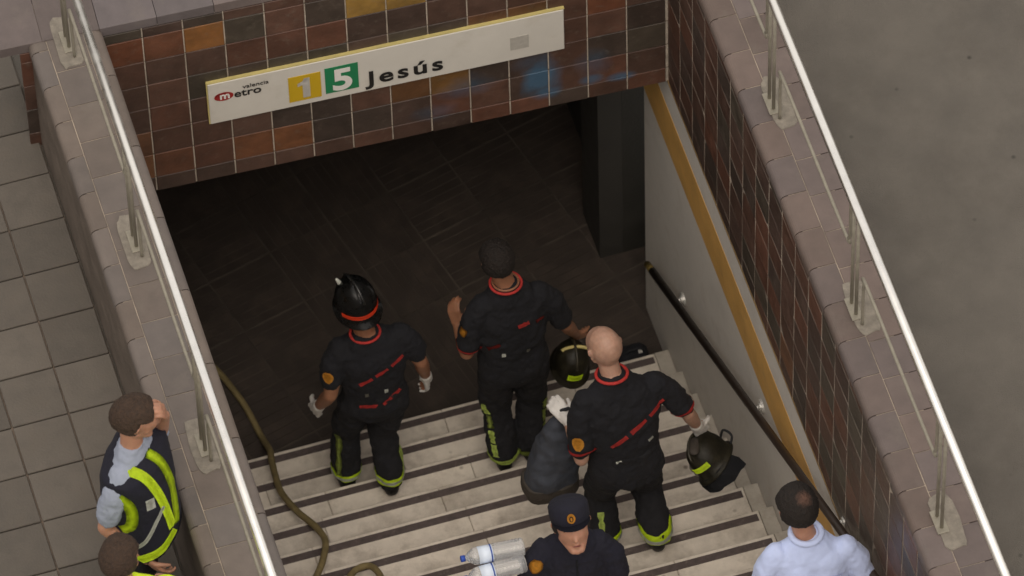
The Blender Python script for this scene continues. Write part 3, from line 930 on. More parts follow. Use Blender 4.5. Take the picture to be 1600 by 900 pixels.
def make_helmet(parent_or_none, name, c, f, u, m, band=None, label=None, cat=None, k=1.):
    """firefighter helmet, c centre of the shell"""
    c = V(c); f = V(f).normalized(); u = V(u); u = (u - f * u.dot(f)).normalized(); s = f.cross(u)
    if parent_or_none is None:
        t = empty(name, c); tag(t, label, cat); base = V((0, 0, 0)); par = t
    else:
        t = None; par = parent_or_none; base = c
    P = lambda x, y, z: base + (s * x + f * y + u * z) * k
    bm = bmesh.new(); n = 36; rings = []
    prof = [(-.085, 1.17), (-.078, 1.16), (-.066, 1.04), (-.045, 1.0), (-.01, 1.0), (.03, .965), (.07, .86), (.10, .70), (.122, .48), (.134, .22)]
    for z, r in prof:
        row = []
        for i in range(n):
            a = 2 * math.pi * i / n
            back = max(0, -math.sin(a)); front = max(0, math.sin(a))
            fl = (r - 1) * (1 + .5 * back) + 1 if r > 1.03 else r
            zz = z - (.018 * back if z < -.06 else 0) + (.012 * front if z < -.06 else 0)
            crest = 0.010 * math.exp(-(math.cos(a) / .13) ** 2) if z > -.03 else 0
            row.append(bm.verts.new(P(.120 * fl * math.cos(a), .142 * fl * math.sin(a), zz + crest)))
        rings.append(row)
    for a, b in zip(rings, rings[1:]):
        for i in range(n): bm.faces.new((a[i], a[(i + 1) % n], b[(i + 1) % n], b[i]))
    top = bm.verts.new(P(0, 0, .150))
    for i in range(n): bm.faces.new((rings[-1][i], rings[-1][(i + 1) % n], top))
    bmesh.ops.solidify(bm, geom=bm.faces[:], thickness=.006)
    sh = bm_obj('helmet' if t is None else 'shell', bm, m, par, smooth=True)
    bm = bmesh.new()                                  # raised comb along the top
    pts = [P(0, .135 * math.cos(a), .02 + .135 * math.sin(a)) for a in [math.radians(x) for x in range(12, 172, 10)]]
    tube(bm, pts, .009 * k, 8); bm_obj('comb', bm, m, sh if t is None else t, smooth=True)
    if band:
        bm = bmesh.new(); rows = []
        a0, a1, z0, z1, bmn = band
        for i in range(21):
            a = math.radians(a0 + (a1 - a0) * i / 20)
            rows.append([bm.verts.new(P(.1245 * (1 if z < .03 else .975) * math.cos(a), .1465 * (1 if z < .03 else .975) * math.sin(a), z)) for z in (z0, (z0 + z1) / 2, z1)])
        for a, b in zip(rows, rows[1:]):
            for j in range(2): bm.faces.new((a[j], b[j], b[j + 1], a[j + 1]))
        bmesh.ops.solidify(bm, geom=bm.faces[:], thickness=-.003)
        bm_obj('reflective_band', bm, bmn, sh if t is None else t, smooth=True)
    return dict(t=t, P=P, par=(sh if t is None else t), base=base, k=k)

BACK = (-.1, -.85, .52)          # outward direction of a back seen from the street

# --- firefighter on the left, helmet on
r1 = (-1.91, -.50, .25)
f1 = person('firefighter in black with helmet on and white gloves, leftmost on the stairs', r1, dict(
    head=(-1.885, -.35, 1.86), neck=(-1.86, -.43, 1.66), shL=(-2.045, -.44, 1.58), shR=(-1.635, -.44, 1.575), elL=(-2.10, -.53, 1.30), haL=(-2.15, -.38, .98),
    elR=(-1.575, -.50, 1.35), haR=(-1.525, -.42, 1.04), pel=(-1.84, -.48, 1.09), knL=(-1.985, -.36, .70), knR=(-1.80, -.45, .72), anL=(-2.01, -.41, .335), anR=(-1.81, -.60, .46)),
    (-.05, 1, 0), skin='skin_tan', gloves='LR', grounds=(.163, .326), sleeve=.62, hk=.96, face=(-.15, 1, -.1), curl=(.7, .8), tk=1.02, bag=1.04)
h1 = make_helmet(f1['t'], 'helmet', f1['J']['head'] + V((0, -.01, .045)), (-.22, 1, -.12), (-.05, .12, 1), M['helmet'], band=(198, 342, -.045, -.012, M['hband']), k=.92)
bm = bmesh.new(); P = h1['P']                           # neck guard and its silver plate
rows = []
for i in range(15):
    a = math.radians(205 + 130 * i / 14)
    rows.append([bm.verts.new(P(.118 * math.cos(a), .135 * math.sin(a), -.08)), bm.verts.new(P(.100 * math.cos(a), .120 * math.sin(a), -.15))])
for a, b in zip(rows, rows[1:]): bm.faces.new((a[0], b[0], b[1], a[1]))
bmesh.ops.solidify(bm, geom=bm.faces[:], thickness=.006); bm_obj('neck_guard', bm, M['helmet'], h1['par'], smooth=True)
bm = bmesh.new(); box(bm, -.022, .022, -.004, .004, -.010, .010, .003)
o = bm_obj('silver_plate', bm, M['silver'], h1['par']); o.location = P(.02, -.138, -.112); o.rotation_euler = (-.5, 0, 0)
bm = bmesh.new(); capsule(bm, P(-.055, .07, .10), P(-.065, .08, .128), .014, .009); bm_obj('lamp_knob', bm, M['silver'], h1['par'], smooth=True)
collar(f1, M['redcloth'], r=.076, rr=.008)
T1 = f1
stripe(T1, 'bs', at(T1, -.10, .44), at(T1, .18, .76), 3, .020, M['redcloth'], 'red_stripe', BACK, gap=.22)
stripe(T1, 'bs', at(T1, -.10, .06), at(T1, -.0, .03), 1, .022, M['redcloth'], 'red_belt', BACK)
stripe(T1, 'bs', at(T1, .03, .03), at(T1, .14, .20), 2, .022, M['redcloth'], 'red_belt', BACK, gap=.1)
for s_ in (-.055, .055):
    stripe(T1, 'bs', at(T1, s_, .30), at(T1, s_, .24), 1, .022, M['silver'], 'buckle', BACK, n=3, off=.009)
badge(T1, 'L', M['orange'], .48, .062, (-.55, -.75, .4))
for S in 'LR':
    ring('ankle_band', T1['bt'], T1['J']['an' + S] + V((0, 0, .030)), (0, 0, 1), .052, M['neon'], T1['t'], n=26, far=.105)
    ring('silver_stripe', T1['bt'], T1['J']['an' + S] + V((0, 0, .030)), (0, 0, 1), .020, M['silver'], T1['t'], off=.010, n=26, far=.105)
def legstrip(pp, S, dirv, a=.25, b=1., w_=.035, m='neonpale', segs=1, **kw):
    kn, an = pp['J']['kn' + S], pp['J']['an' + S]
    s = -1 if S == 'L' else 1
    off = V(dirv).normalized() * .0
    stripe(pp, 'bt', kn.lerp(an, a), kn.lerp(an, b), segs, w_, M[m], 'side_reflective_strip', dirv, n=8, jag=.35, gap=.12, off=.006, **kw)
legstrip(T1, 'L', (-.75, -.75, .2), -.05, .95, .036)
legstrip(T1, 'R', (1, -.45, .1), .2, 1., .034)

# --- tall firefighter in the middle, bareheaded
r2 = (-1.09, -.66, .326)
f2 = person('tall bareheaded firefighter with dark hair, middle of the three going down', r2, dict(
    head=(-1.115, -.46, 2.07), neck=(-1.085, -.52, 1.915), shL=(-1.265, -.54, 1.785), shR=(-.87, -.53, 1.76), elL=(-1.335, -.58, 1.44), haL=(-1.335, -.36, 1.47),
    elR=(-.765, -.56, 1.43), haR=(-.675, -.46, 1.15), pel=(-1.07, -.57, 1.22), knL=(-1.17, -.52, .80), knR=(-.96, -.51, .78), anL=(-1.165, -.64, .48), anR=(-1.005, -.62, .46)),
    (0, 1, 0), skin='skin_tan', grounds=(.326, .326), sleeve=.8, hk=.95, face=(-.1, 1, -.15), handdirs={'L': ((-.05, .5, .8), (.5, .5, -.2)), 'R': ((.4, .2, -.8), (0, .9, .2))}, curl=(1.0, 1.1), tk=1.08, bag=1.08)
hair_cap('hair', f2['P'], .95, M['hair'], f2['t'], lambda d: max(sm(.05, -.15, d.y) * sm(-.62, -.45, d.z), sm(.0, .25, d.z) * sm(.75, .5, d.y)), .014, .008)
collar(f2, M['redcloth'], r=.080, rr=.008)
collar(f2, M['skin_tan'], r=.066, up_=.012, rr=.006, name='nape')
stripe(f2, 'bs', at(f2, -.155, .42), at(f2, -.085, .48), 1, .026, M['redcloth'], 'red_stripe', BACK, jag=.4)
stripe(f2, 'bs', at(f2, .02, .70), at(f2, .085, .73), 1, .024, M['redcloth'], 'red_stripe', BACK, jag=.4)
stripe(f2, 'bs', at(f2, .125, .70), at(f2, .175, .72), 1, .022, M['redcloth'], 'red_stripe', BACK, jag=.4)
for s_ in (-.07, .07):
    stripe(f2, 'bs', at(f2, s_, .34), at(f2, s_, .29), 1, .020, M['silver'], 'buckle', BACK, n=3, off=.009)
badge(f2, 'L', M['orange'], .42, .055, (-.9, -.5, .3))
legstrip(f2, 'L', (-.7, -.75, .2), -.25, .95, .034, segs=4)
legstrip(f2, 'R', (.75, -.75, .1), -.05, .95, .034, segs=4)
for S in 'LR':
    ring('ankle_band', f2['bt'], f2['J']['an' + S] + V((0, 0, .0)), (0, 0, 1), .04, M['neonpale'], f2['t'], n=26, far=.105)

# --- bald firefighter on the right
r3 = (-.81, -1.78, 1.0)
f3 = person('bald firefighter carrying a dark bag in one white glove and a helmet', r3, dict(
    head=(-.835, -1.52, 2.59), neck=(-.82, -1.61, 2.455), shL=(-1.02, -1.66, 2.33), shR=(-.56, -1.63, 2.30), elL=(-1.045, -1.78, 1.99), haL=(-1.055, -1.52, 2.07),
    elR=(-.43, -1.70, 2.04), haR=(-.345, -1.64, 1.76), pel=(-.79, -1.76, 1.80), knL=(-.90, -1.62, 1.42), knR=(-.655, -1.66, 1.42), anL=(-.915, -1.74, 1.12), anR=(-.67, -1.90, 1.28)),
    (-.12, 1, 0), skin='skin_pale', gloves='LR', grounds=(.978, 1.141), sleeve=.78, hk=1.05, face=(-.25, 1, -.35), hup=(0, .25, 1), handdirs={'L': ((-.3, .8, .25), (.2, .1, -1)), 'R': ((.35, .2, -.9), (-.3, .9, .1))}, curl=(1.3, 1.3), tk=1.1, bag=1.1)
collar(f3, M['redcloth'], r=.078, rr=.009)
stripe(f3, 'bs', at(f3, -.10, .40), at(f3, .245, .83), 3, .024, M['redcloth'], 'red_stripe', BACK, gap=.2)
stripe(f3, 'bs', at(f3, -.07, .18), at(f3, -.04, .19), 1, .02, M['silver'], 'buckle', BACK, n=3)
stripe(f3, 'bs', at(f3, .12, .38), at(f3, .15, .40), 1, .02, M['silver'], 'buckle', BACK, n=3)
badge(f3, 'L', M['orange'], .62, .066, (-.45, -.8, .4))
for pp, S, h in ((f3, 'L', .80), (f3, 'R', .80), (f2, 'L', .82)):
    sh, el = pp['J']['sh' + S], pp['J']['el' + S]
    ring('sleeve_piping', pp['bs'], sh.lerp(el, h), (el - sh), .018, M['redcloth'], pp['t'], n=20, far=.088)
for S in 'LR':
    ring('ankle_band', f3['bt'], f3['J']['an' + S] + V((0, 0, .025)), (0, 0, 1), .062, M['neon'], f3['t'], n=26, far=.12)
    ring('silver_stripe', f3['bt'], f3['J']['an' + S] + V((0, 0, .02)), (0, 0, 1), .022, M['silver'], f3['t'], off=.010, n=26, far=.12)
legstrip(f3, 'R', (1, -.3, .1), -.6, -.2, .03)
legstrip(f3, 'L', (-.3, -.9, .3), .3, .9, .03)

# --- police officer facing up the stairs
rp = (-1.48, -2.98, 1.63)
pl = person('police officer in navy cap and shirt looking down, coming up the stairs', rp, dict(
    head=(-1.475, -3.06, 3.43), neck=(-1.465, -3.02, 3.26), shL=(-1.285, -3.03, 3.14), shR=(-1.645, -2.99, 3.15), elL=(-1.235, -3.08, 2.86), haL=(-1.25, -3.28, 2.70),
    elR=(-1.72, -3.05, 2.90), haR=(-1.79, -3.08, 3.07), pel=(-1.47, -2.95, 2.62), knL=(-1.37, -3.04, 2.22), knR=(-1.57, -3.00, 2.18), anL=(-1.37, -3.05, 1.90), anR=(-1.58, -2.86, 1.75)),
    (0, -1, 0), skin='skin', shirt='police', trouser='police', grounds=(1.793, 1.63), sleeve=.85, hk=1.07, face=(-.12, -1, .62), hup=(0, .62, 1), handdirs={'R': ((-.35, -.5, .5), (.2, .2, .9))}, curl=(.8, .9), tk=1.1)
P = pl['P']
hair_cap('hair', P, 1.07, M['hair'], pl['t'], lambda d: sm(.35, .0, d.y) * sm(-.5, -.3, d.z), .006, .003)
bm = bmesh.new(); n = 40; rows = []
for z, rx, ry in ((.040, .092, .113), (.044, .095, .116), (.07, .097, .120), (.105, .096, .119), (.120, .088, .110), (.131, .068, .085), (.137, .038, .05), (.138, .012, .015)):
    rows.append([bm.verts.new(P(rx * math.cos(2 * math.pi * i / n), -.008 + ry * math.sin(2 * math.pi * i / n), z + .012 * math.sin(2 * math.pi * i / n) * (z > .05))) for i in range(n)])
for a, b in zip(rows, rows[1:]):
    for i in range(n): bm.faces.new((a[i], a[(i + 1) % n], b[(i + 1) % n], b[i]))
bm.faces.new(rows[-1]); capo = bm_obj('cap', bm, M['police'], pl['t'], smooth=True)
bm = bmesh.new(); rows = []
for i in range(17):
    a = math.radians(18 + 144 * i / 16)
    rows.append([bm.verts.new(P(.093 * math.cos(a), -.008 + .114 * math.sin(a), .044)), bm.verts.new(P(.096 * math.cos(a), .02 + .118 * math.sin(a), .042)), bm.verts.new(P(.084 * math.cos(a), .040 + .116 * math.sin(a) ** 1.0, .036))])
for a, b in zip(rows, rows[1:]):
    for j in range(2): bm.faces.new((a[j], b[j], b[j + 1], a[j + 1]))
bmesh.ops.solidify(bm, geom=bm.faces[:], thickness=.005); bm_obj('visor', bm, M['police'], capo, smooth=True)
def disc_on(name, P, x, y, z, rx, rz, m, par, tilt=0., yb=.004, n=24):
    bm = bmesh.new()
    fr = [bm.verts.new(P(x + rx * math.cos(2 * math.pi * k / n), y + tilt * math.sin(2 * math.pi * k / n) * rz, z + rz * math.sin(2 * math.pi * k / n))) for k in range(n)]
    bm.faces.new(fr)
    bmesh.ops.solidify(bm, geom=bm.faces[:], thickness=yb)
    return bm_obj(name, bm, m, par)
b1 = disc_on('cap_badge', P, .004, .1165, .086, .020, .026, M['orange'], capo)
disc_on('badge_centre', P, .004, .1215, .086, .010, .015, M['police'], b1, yb=.002)
disc_on('badge_crest', P, .004, .1245, .086, .005, .010, M['orange'], b1, yb=.002)
for x in (-.033, .033):
    e = disc_on('eye', P, x, .0905, -.004, .012, .005, M['eye'], pl['t'], yb=.003)
    disc_on('iris', P, x, .0930, -.004, .0045, .0048, M['hair'], e, yb=.002)
    disc_on('eyebrow', P, x, .092, .014, .017, .0035, M['hair'], pl['t'], yb=.004)
disc_on('mouth', P, 0, .1035, -.067, .021, .0042, M['lip'], pl['t'], yb=.004)
FR = (0, -.8, .6)
sh, el = pl['J']['shR'], pl['J']['elR']
badge(pl, 'R', M['orange'], .22, .070, (-.1, -.85, .5))
pk = at(pl, -.0, .70)
stripe(pl, 'bs', at(pl, 0, .5), at(pl, 0, .95), 1, .010, M['strap'], 'button_placket', (0, -1, .4), n=8, jag=.02)
# collar flaps
for s_ in (-1, 1):
    bm = bmesh.new(); c = pl['J']['neck']; a_, d_, u_ = pl['across'], pl['dep'], pl['spine']
    q = [c + a_ * s_ * .012 + d_ * .075 - u_ * .02, c + a_ * s_ * .060 + d_ * .070 - u_ * .045, c + a_ * s_ * .078 + d_ * .01 + u_ * .0, c + a_ * s_ * .06 - d_ * .05 + u_ * .02, c + a_ * s_ * .062 + d_ * .0 + u_ * .03, c + a_ * s_ * .04 + d_ * .05 + u_ * .015]
    bm.faces.new([bm.verts.new(x) for x in q]); bmesh.ops.triangulate(bm, faces=bm.faces[:]); bmesh.ops.solidify(bm, geom=bm.faces[:], thickness=.005)
    bm_obj('collar_flap', bm, M['police'], pl['t'])

# --- man in the pale blue shirt
rm = (-.36, -3.45, 1.956)
mn = person('man with thinning dark hair in a pale blue shirt beside the handrail, seen from behind', rm, dict(
    head=(-.405, -3.43, 3.655), neck=(-.37, -3.49, 3.46), shL=(-.57, -3.50, 3.36), shR=(-.145, -3.56, 3.35), elL=(-.63, -3.52, 3.06), haL=(-.60, -3.36, 2.84),
    elR=(-.085, -3.62, 3.05), haR=(-.12, -3.42, 2.86), pel=(-.36, -3.52, 2.84), knL=(-.45, -3.42, 2.42), knR=(-.27, -3.48, 2.44), anL=(-.45, -3.42, 2.06), anR=(-.27, -3.62, 2.22)),
    (-.12, 1, 0), skin='skin', shirt='shirt_blue', trouser='trouser', grounds=(1.956, 2.119), long_sleeve=True, hk=1.06, face=(-.2, 1, -.1), tk=1.1)
def thinning(m, c, r, col):
    m2 = m.copy(); m2.name = 'thinning_hair'; t = m2.node_tree; N, L = t.nodes, t.links; b = N['Principled BSDF']
    src = b.inputs['Base Color'].links[0].from_socket
    tc = N.new('ShaderNodeTexCoord'); vm = N.new('ShaderNodeVectorMath'); vm.operation = 'DISTANCE'; vm.inputs[1].default_value = c
    L.new(tc.outputs['Object'], vm.inputs[0])
    nz = N.new('ShaderNodeTexNoise'); nz.inputs['Scale'].default_value = 60; L.new(tc.outputs['Object'], nz.inputs['Vector'])
    ma = N.new('ShaderNodeMath'); ma.operation = 'MULTIPLY_ADD'; ma.inputs[1].default_value = .045; L.new(nz.outputs['Fac'], ma.inputs[0]); L.new(vm.outputs['Value'], ma.inputs[2])
    mr = N.new('ShaderNodeMapRange'); mr.inputs[1].default_value = r * 1.25 + .022; mr.inputs[2].default_value = r * .3 + .022; mr.inputs[3].default_value = 0; mr.inputs[4].default_value = .42
    L.new(ma.outputs[0], mr.inputs[0])
    mx = N.new('ShaderNodeMix'); mx.data_type = 'RGBA'; L.new(mr.outputs[0], mx.inputs[0]); L.new(src, mx.inputs[6]); mx.inputs[7].default_value = (*col, 1)
    L.new(mx.outputs[2], b.inputs['Base Color']); return m2
hair_cap('hair', mn['P'], 1.06, thinning(M['hair'], tuple(mn['P'](.012, -.060, .108)), .040, (.22, .11, .075)), mn['t'], lambda d: max(sm(.1, -.12, d.y) * sm(-.60, -.42, d.z), sm(.0, .2, d.z) * sm(.8, .5, d.y)), .012, .006)
collar(mn, M['shirt_blue'], r=.072, up_=.012, rr=.017, name='shirt_collar')
stripe(mn, 'bs', at(mn, -.15, .70), at(mn, .15, .70), 1, .006, M['shirt_blue'], 'yoke_seam', BACK, n=14, jag=.0, off=.006)

# --- two people outside on the left
rl = (-3.66, -2.80, ZG)
lp = person('person in navy safety vest with neon yellow trim leaning over the left parapet', rl, dict(
    head=(-3.575, -2.72, 4.875), neck=(-3.615, -2.74, 4.70), shL=(-3.50, -2.60, 4.60), shR=(-3.72, -2.87, 4.58), elL=(-3.44, -2.55, 4.42), haL=(-3.43, -2.73, 4.86),
    elR=(-3.82, -2.91, 4.28), haR=(-3.62, -3.03, 4.02), pel=(-3.61, -2.83, 4.10), knL=(-3.62, -2.70, 3.76), knR=(-3.68, -2.92, 3.76), anL=(-3.66, -2.68, 3.40), anR=(-3.74, -2.92, 3.40)),
    (1, -.52, 0), skin='skin', shirt='shirt_grey', trouser='trouser', grounds=(ZG, ZG), sleeve=.72, hk=1.08, face=(1, -.1, -.25), hup=(.2, 0, 1), handdirs={'L': ((-.1, -.3, .8), (-.8, 0, .2))}, tk=1.05, belly=.015)
hair_cap('hair', lp['P'], 1.08, M['hair_brown'], lp['t'], lambda d: max(sm(.15, -.12, d.y) * sm(-.55, -.35, d.z), sm(.25, .45, d.z) * sm(.8, .5, d.y)), .010, .006)
for x in (-.033, .033):
    disc_on('eye', lp['P'], x, .0905, -.004, .012, .006, M['eye'], lp['t'], yb=.003)
disc_on('mouth', lp['P'], 0, .1035, -.067, .021, .0045, M['lip'], lp['t'], yb=.004)
# vest: a shell over the shirt, with neon edging
bm = bmesh.new()
Jl = lp['J']; A, Dp, U = lp['across'], lp['dep'], lp['spine']
shm = (Jl['shL'] + Jl['shR']) / 2
loft(bm, [(Jl['pel'] + U * -.04, A * .21, Dp * .175), (Jl['pel'].lerp(shm, .25), A * .205, Dp * .172), (Jl['pel'].lerp(shm, .6), A * .21, Dp * .168), (Jl['pel'].lerp(shm, .85), A * .225, Dp * .155), (shm + U * .01, A * .225, Dp * .135), (shm + U * .055, A * .13, Dp * .09)])
vest = fuse('vest', bm, .010, M['police'], lp['t'], folds=((.08, .014),), smooth_it=3)
lp['bv'] = bvh_of(vest)
SIDE = (.1, -.85, .6)
def vstripe(pts, w_, m, name, par=None, dv=SIDE):
    patch(name, lp['bv'], smooth_path([V(p) for p in pts], 5), w_, dv, m, par or lp['t'], off=.006, nw=3)
q = lambda d_, h, s=0.: Jl['pel'].lerp(shm, h) + Dp * d_ + A * s
# s > 0 is the side nearer the street camera side, d_ > 0 the chest
vstripe([q(.03, 1.02, -.04), q(.10, .90, -.05), q(.145, .6, -.06), q(.15, .25, -.06), q(.14, .04, -.05)], .046, M['neon'], 'neon_front_trim')
vstripe([q(-.05, .98, .06), q(.05, .93, .06), q(.12, .70, .05), q(.15, .4, .03), q(.15, .1, .0)], .050, M['neon'], 'neon_trim')
vstripe([q(-.03, .84, .19), q(.03, .76, .19), q(.05, .62, .19), q(.03, .45, .19), q(-.03, .36, .19)], .055, M['neon'], 'neon_armhole_trim')
vstripe([q(.15, .02, -.02), q(.12, -.03, .08), q(.04, -.06, .16), q(-.04, -.07, .2)], .050, M['neon'], 'neon_hem')
vstripe([q(.15, .50, .05), q(.12, .38, .10), q(.08, .2, .16), q(.02, .12, .19)], .022, M['silver'], 'reflective_stripe')
vstripe([q(.11, .72, .11), q(.12, .60, .12)], .05, M['silver'], 'oval_patch')

rk = (-3.86, -3.56, ZG)
l2 = person('person in a bright yellow jacket at the lower left edge, behind the parapet', rk, dict(
    head=(-3.86, -3.47, 4.86), neck=(-3.87, -3.50, 4.68), shL=(-4.04, -3.46, 4.58), shR=(-3.63, -3.56, 4.62), elL=(-4.10, -3.46, 4.28), haL=(-4.00, -3.28, 4.12),
    elR=(-3.57, -3.56, 4.34), haR=(-3.60, -3.34, 4.26), pel=(-3.86, -3.56, 4.13), knL=(-3.95, -3.50, 3.76), knR=(-3.76, -3.54, 3.76), anL=(-3.96, -3.54, 3.40), anR=(-3.76, -3.60, 3.40)),
    (.25, 1, 0), skin='skin', shirt='neon', trouser='trouser', grounds=(ZG, ZG), long_sleeve=True, hk=1.02, face=(.6, .8, -.2), shirt_name='jacket', tk=1.05)
hair_cap('hair', l2['P'], 1.02, M['hair_brown'], l2['t'], lambda d: max(sm(.15, -.12, d.y) * sm(-.55, -.35, d.z), sm(.25, .45, d.z) * sm(.8, .5, d.y)), .010, .006)
for hh in (.25, .6):
    ring('reflective_band', l2['bs'], at(l2, 0, hh), l2['spine'], .05, M['silver'], l2['t'], far=.4, n=36)

# ------------------------------------------------------------------ things carried or lying about
def loc(o, P0): o.location = P0
# helmet in the tall firefighter's right hand
g = make_helmet(None, 'firefighter_helmet', (-.735, -.56, 1.08), (.1, .95, .1), (.15, -.2, .95), M['helmet_worn'], band=(245, 295, -.05, .02, M['neon']), label='black helmet with yellow marks held by the tall middle firefighter', cat='helmet', k=.80)
P = g['P']
bm = bmesh.new(); tube(bm, [P(.10 * math.cos(a), -.01 + .03 * math.sin(a), .125 + .012 * math.sin(a)) for a in [math.radians(x) for x in range(20, 161, 14)]], .010, 8); bm_obj('cream_strip', bm, M['sign_edge'], g['t'], smooth=True)
bm = bmesh.new(); tube(bm, smooth_path([P(-.10, .03, -.09), P(-.03, .02, -.17), P(.04, .02, -.17), P(.10, .03, -.09)], 6), .006, 6); bm_obj('chin_strap', bm, M['strap'], g['t'], smooth=True)
# helmet with cloth in the bald firefighter's right hand
g = make_helmet(None, 'firefighter_helmet', (-.325, -1.72, 1.62), (.62, .72, -.05), (-.62, .35, .62), M['helmet_worn'], band=(236, 312, -.02, .02, M['neon']), label='scuffed black helmet with bright yellow band and neck cloth, carried beside the right wall', cat='helmet', k=.86)
P = g['P']
bm = bmesh.new(); rows = []
for i in range(17):
    a = math.radians(170 + 200 * i / 16)
    wv = .012 * math.sin(i * 1.7)
    rows.append([bm.verts.new(P(.125 * math.cos(a), .145 * math.sin(a), -.07)), bm.verts.new(P((.155 + wv) * math.cos(a), (.165 + wv) * math.sin(a), -.125)), bm.verts.new(P((.165 - wv) * math.cos(a) + .015, (.17 - wv) * math.sin(a), -.18 - wv))])
for a, b in zip(rows, rows[1:]):
    for j in range(2): bm.faces.new((a[j], b[j], b[j + 1], a[j + 1]))
bmesh.ops.solidify(bm, geom=bm.faces[:], thickness=.006); bm_obj('neck_cloth', bm, M['strap'], g['t'], smooth=True)
bm = bmesh.new(); tube(bm, smooth_path([P(-.09, .10, -.07), P(-.06, .19, -.06), P(.0, .22, -.02), P(.06, .19, -.06), P(.09, .10, -.07)], 6), .007, 6); bm_obj('chin_strap', bm, M['strap'], g['t'], smooth=True)
bm = bmesh.new(); capsule(bm, P(-.145, .02, -.02), P(-.15, -.03, -.04), .028, .03, n=12); capsule(bm, P(-.15, -.03, -.04), P(-.13, -.06, -.07), .022, .02, n=12); bm_obj('side_lamp', bm, M['mortar_patch'], g['t'], smooth=True)
bm = bmesh.new(); capsule(bm, P(.03, -.02, .13), P(.05, -.09, .115), .03, .028, n=12, sy=.5); bm_obj('top_plate', bm, M['bagedge'], g['t'], smooth=True)

# dark bag hanging from the gloved hand
bg_ = empty('soft_bag', (-1.11, -1.47, 1.29)); tag(bg_, 'dark grey soft bag hanging from the bald firefighter\'s white glove', 'bag')
bm = bmesh.new()
X, Y = V((1, 0, 0)), V((0, 1, 0))
loft(bm, [(V((.055, -.03, .76)), X * .03, Y * .03), (V((.05, -.02, .70)), X * .06, Y * .045), (V((.035, 0, .58)), X * .095, Y * .07), (V((.015, .01, .42)), X * .125, Y * .09), (V((-.005, .01, .25)), X * .138, Y * .10), (V((-.02, .01, .10)), X * .150, Y * .105)], n=28, power=2.6)
fuse('bag_body', bm, .009, M['bag'], bg_, folds=((.22, .07), (.09, .014)), smooth_it=4)
bm = bmesh.new()
loft(bm, [(V((-.018, .01, .12)), X * .153, Y * .11), (V((-.022, .01, .05)), X * .158, Y * .115), (V((-.022, .01, .0)), X * .148, Y * .105)], n=28, power=2.8)
fuse('bag_base', bm, .009, M['bagedge'], bg_, folds=((.1, .02),), smooth_it=3)
bm = bmesh.new(); tube(bm, smooth_path([(.02, -.02, .70), (.03, -.04, .78), (.06, -.05, .80), (.085, -.03, .77), (.09, -.01, .69)], 5), .012, 8); bm_obj('carry_loop', bm, M['strap'], bg_, smooth=True)

# black kit bag with white tag on the passage floor by the wall
kb = empty('kit_bag', (-.17, .12, FZ)); kb.scale = (.56, .6, .6); tag(kb, 'black kit bag with small white tag at the foot of the right wall', 'bag')
bm = bmesh.new(); loft(bm, [(V((-.2, 0, .11)), Y * .07, V((0, 0, .07))), (V((-.15, 0, .13)), Y * .10, V((0, 0, .11))), (V((.08, 0, .13)), Y * .10, V((0, 0, .115))), (V((.14, 0, .11)), Y * .07, V((0, 0, .08)))], n=24)
kbo = fuse('bag_body', bm, .010, M['navy'], kb, folds=((.08, .02),), smooth_it=3)
patch('white_tag', bvh_of(kbo), [V((.03, -.03, .2)), V((.05, -.03, .2)), V((.07, -.03, .2))], .035, (0, -.4, 1), M['white'], kb)
bm = bmesh.new(); tube(bm, smooth_path([(-.12, -.03, .22), (-.06, -.05, .30), (.04, -.05, .30), (.10, -.03, .21)], 6), .010, 8); bm_obj('handle', bm, M['strap'], kb, smooth=True)

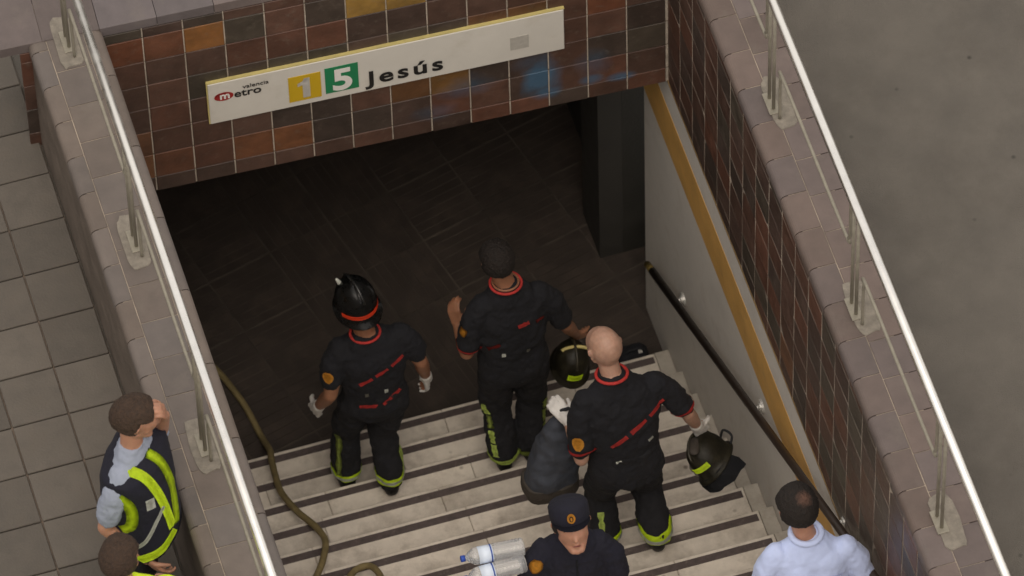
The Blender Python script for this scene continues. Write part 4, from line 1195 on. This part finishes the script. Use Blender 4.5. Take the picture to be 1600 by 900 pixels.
# water bottles
def bottle(p, d, label):
    t = empty('water_bottle', p); t.scale = (1.08, 1.12, 1.12); tag(t, label, 'bottle', 'water bottles carried by the police officer')
    d = V(d).normalized(); x, y = frame_of(d)
    def lathe(name, prof, m, par, n=24):
        bm = bmesh.new(); rows = []
        for s, r in prof: rows.append([bm.verts.new(d * s + (x * math.cos(2 * math.pi * k / n) + y * math.sin(2 * math.pi * k / n)) * r) for k in range(n)])
        for a, b in zip(rows, rows[1:]):
            for k in range(n): bm.faces.new((a[k], a[(k + 1) % n], b[(k + 1) % n], b[k]))
        bm.faces.new(rows[0][::-1]); bm.faces.new(rows[-1])
        return bm_obj(name, bm, m, par, smooth=True)
    prof = [(-.0, .036), (.006, .042)]
    s = .012
    for i in range(7): prof += [(s, .043), (s + .008, .0405), (s + .016, .043)]; s += .018
    prof += [(.150, .042), (.152, .040), (.222, .040), (.224, .042), (.245, .038), (.268, .022), (.276, .013), (.292, .013)]
    b = lathe('bottle_body', prof, M['pet'], t)
    l = lathe('label', [(.152, .0415), (.221, .0415)], M['label'], t)
    lathe('label_stripe', [(.1565, .0422), (.163, .0422)], M['blue'], l)
    lathe('cap', [(.284, .015), (.303, .0155), (.305, .013)], M['blue'], t)
bottle((-1.70, -2.95, 3.17), (-1, .05, .03), 'clear bottle with blue cap, upper one of the two under the officer\'s arm')
bottle((-1.715, -3.03, 3.14), (-1, .0, .0), 'clear bottle with blue cap, lower one of the two at the bottom edge')

# hose
hs = [(-3.0, 1.0), (-2.72, 1.0), (-2.50, .86), (-2.38, .55), (-2.335, .27)]
pts = [V((x, y, FZ + .024)) for x, y in hs]
def zs(y): return -(y) * R_ / T_ + .042
for x, y in ((-2.335, .06), (-2.35, -.03), (-2.375, -.22), (-2.39, -.42), (-2.36, -.66), (-2.31, -.86), (-2.30, -1.04), (-2.37, -1.24), (-2.46, -1.42), (-2.50, -1.60), (-2.42, -1.66), (-2.33, -1.54), (-2.23, -1.41), (-2.15, -1.40), (-2.12, -1.50), (-2.14, -1.68), (-2.22, -1.95), (-2.30, -2.3)):
    pts.append(V((x, y, zs(y) + .006)))
bm = bmesh.new(); tube(bm, smooth_path(pts, 8), .0188, 12)
tag(bm_obj('fire_hose', bm, M['hose'], None, smooth=True), 'khaki fire hose running down the left side of the stairs', 'hose')
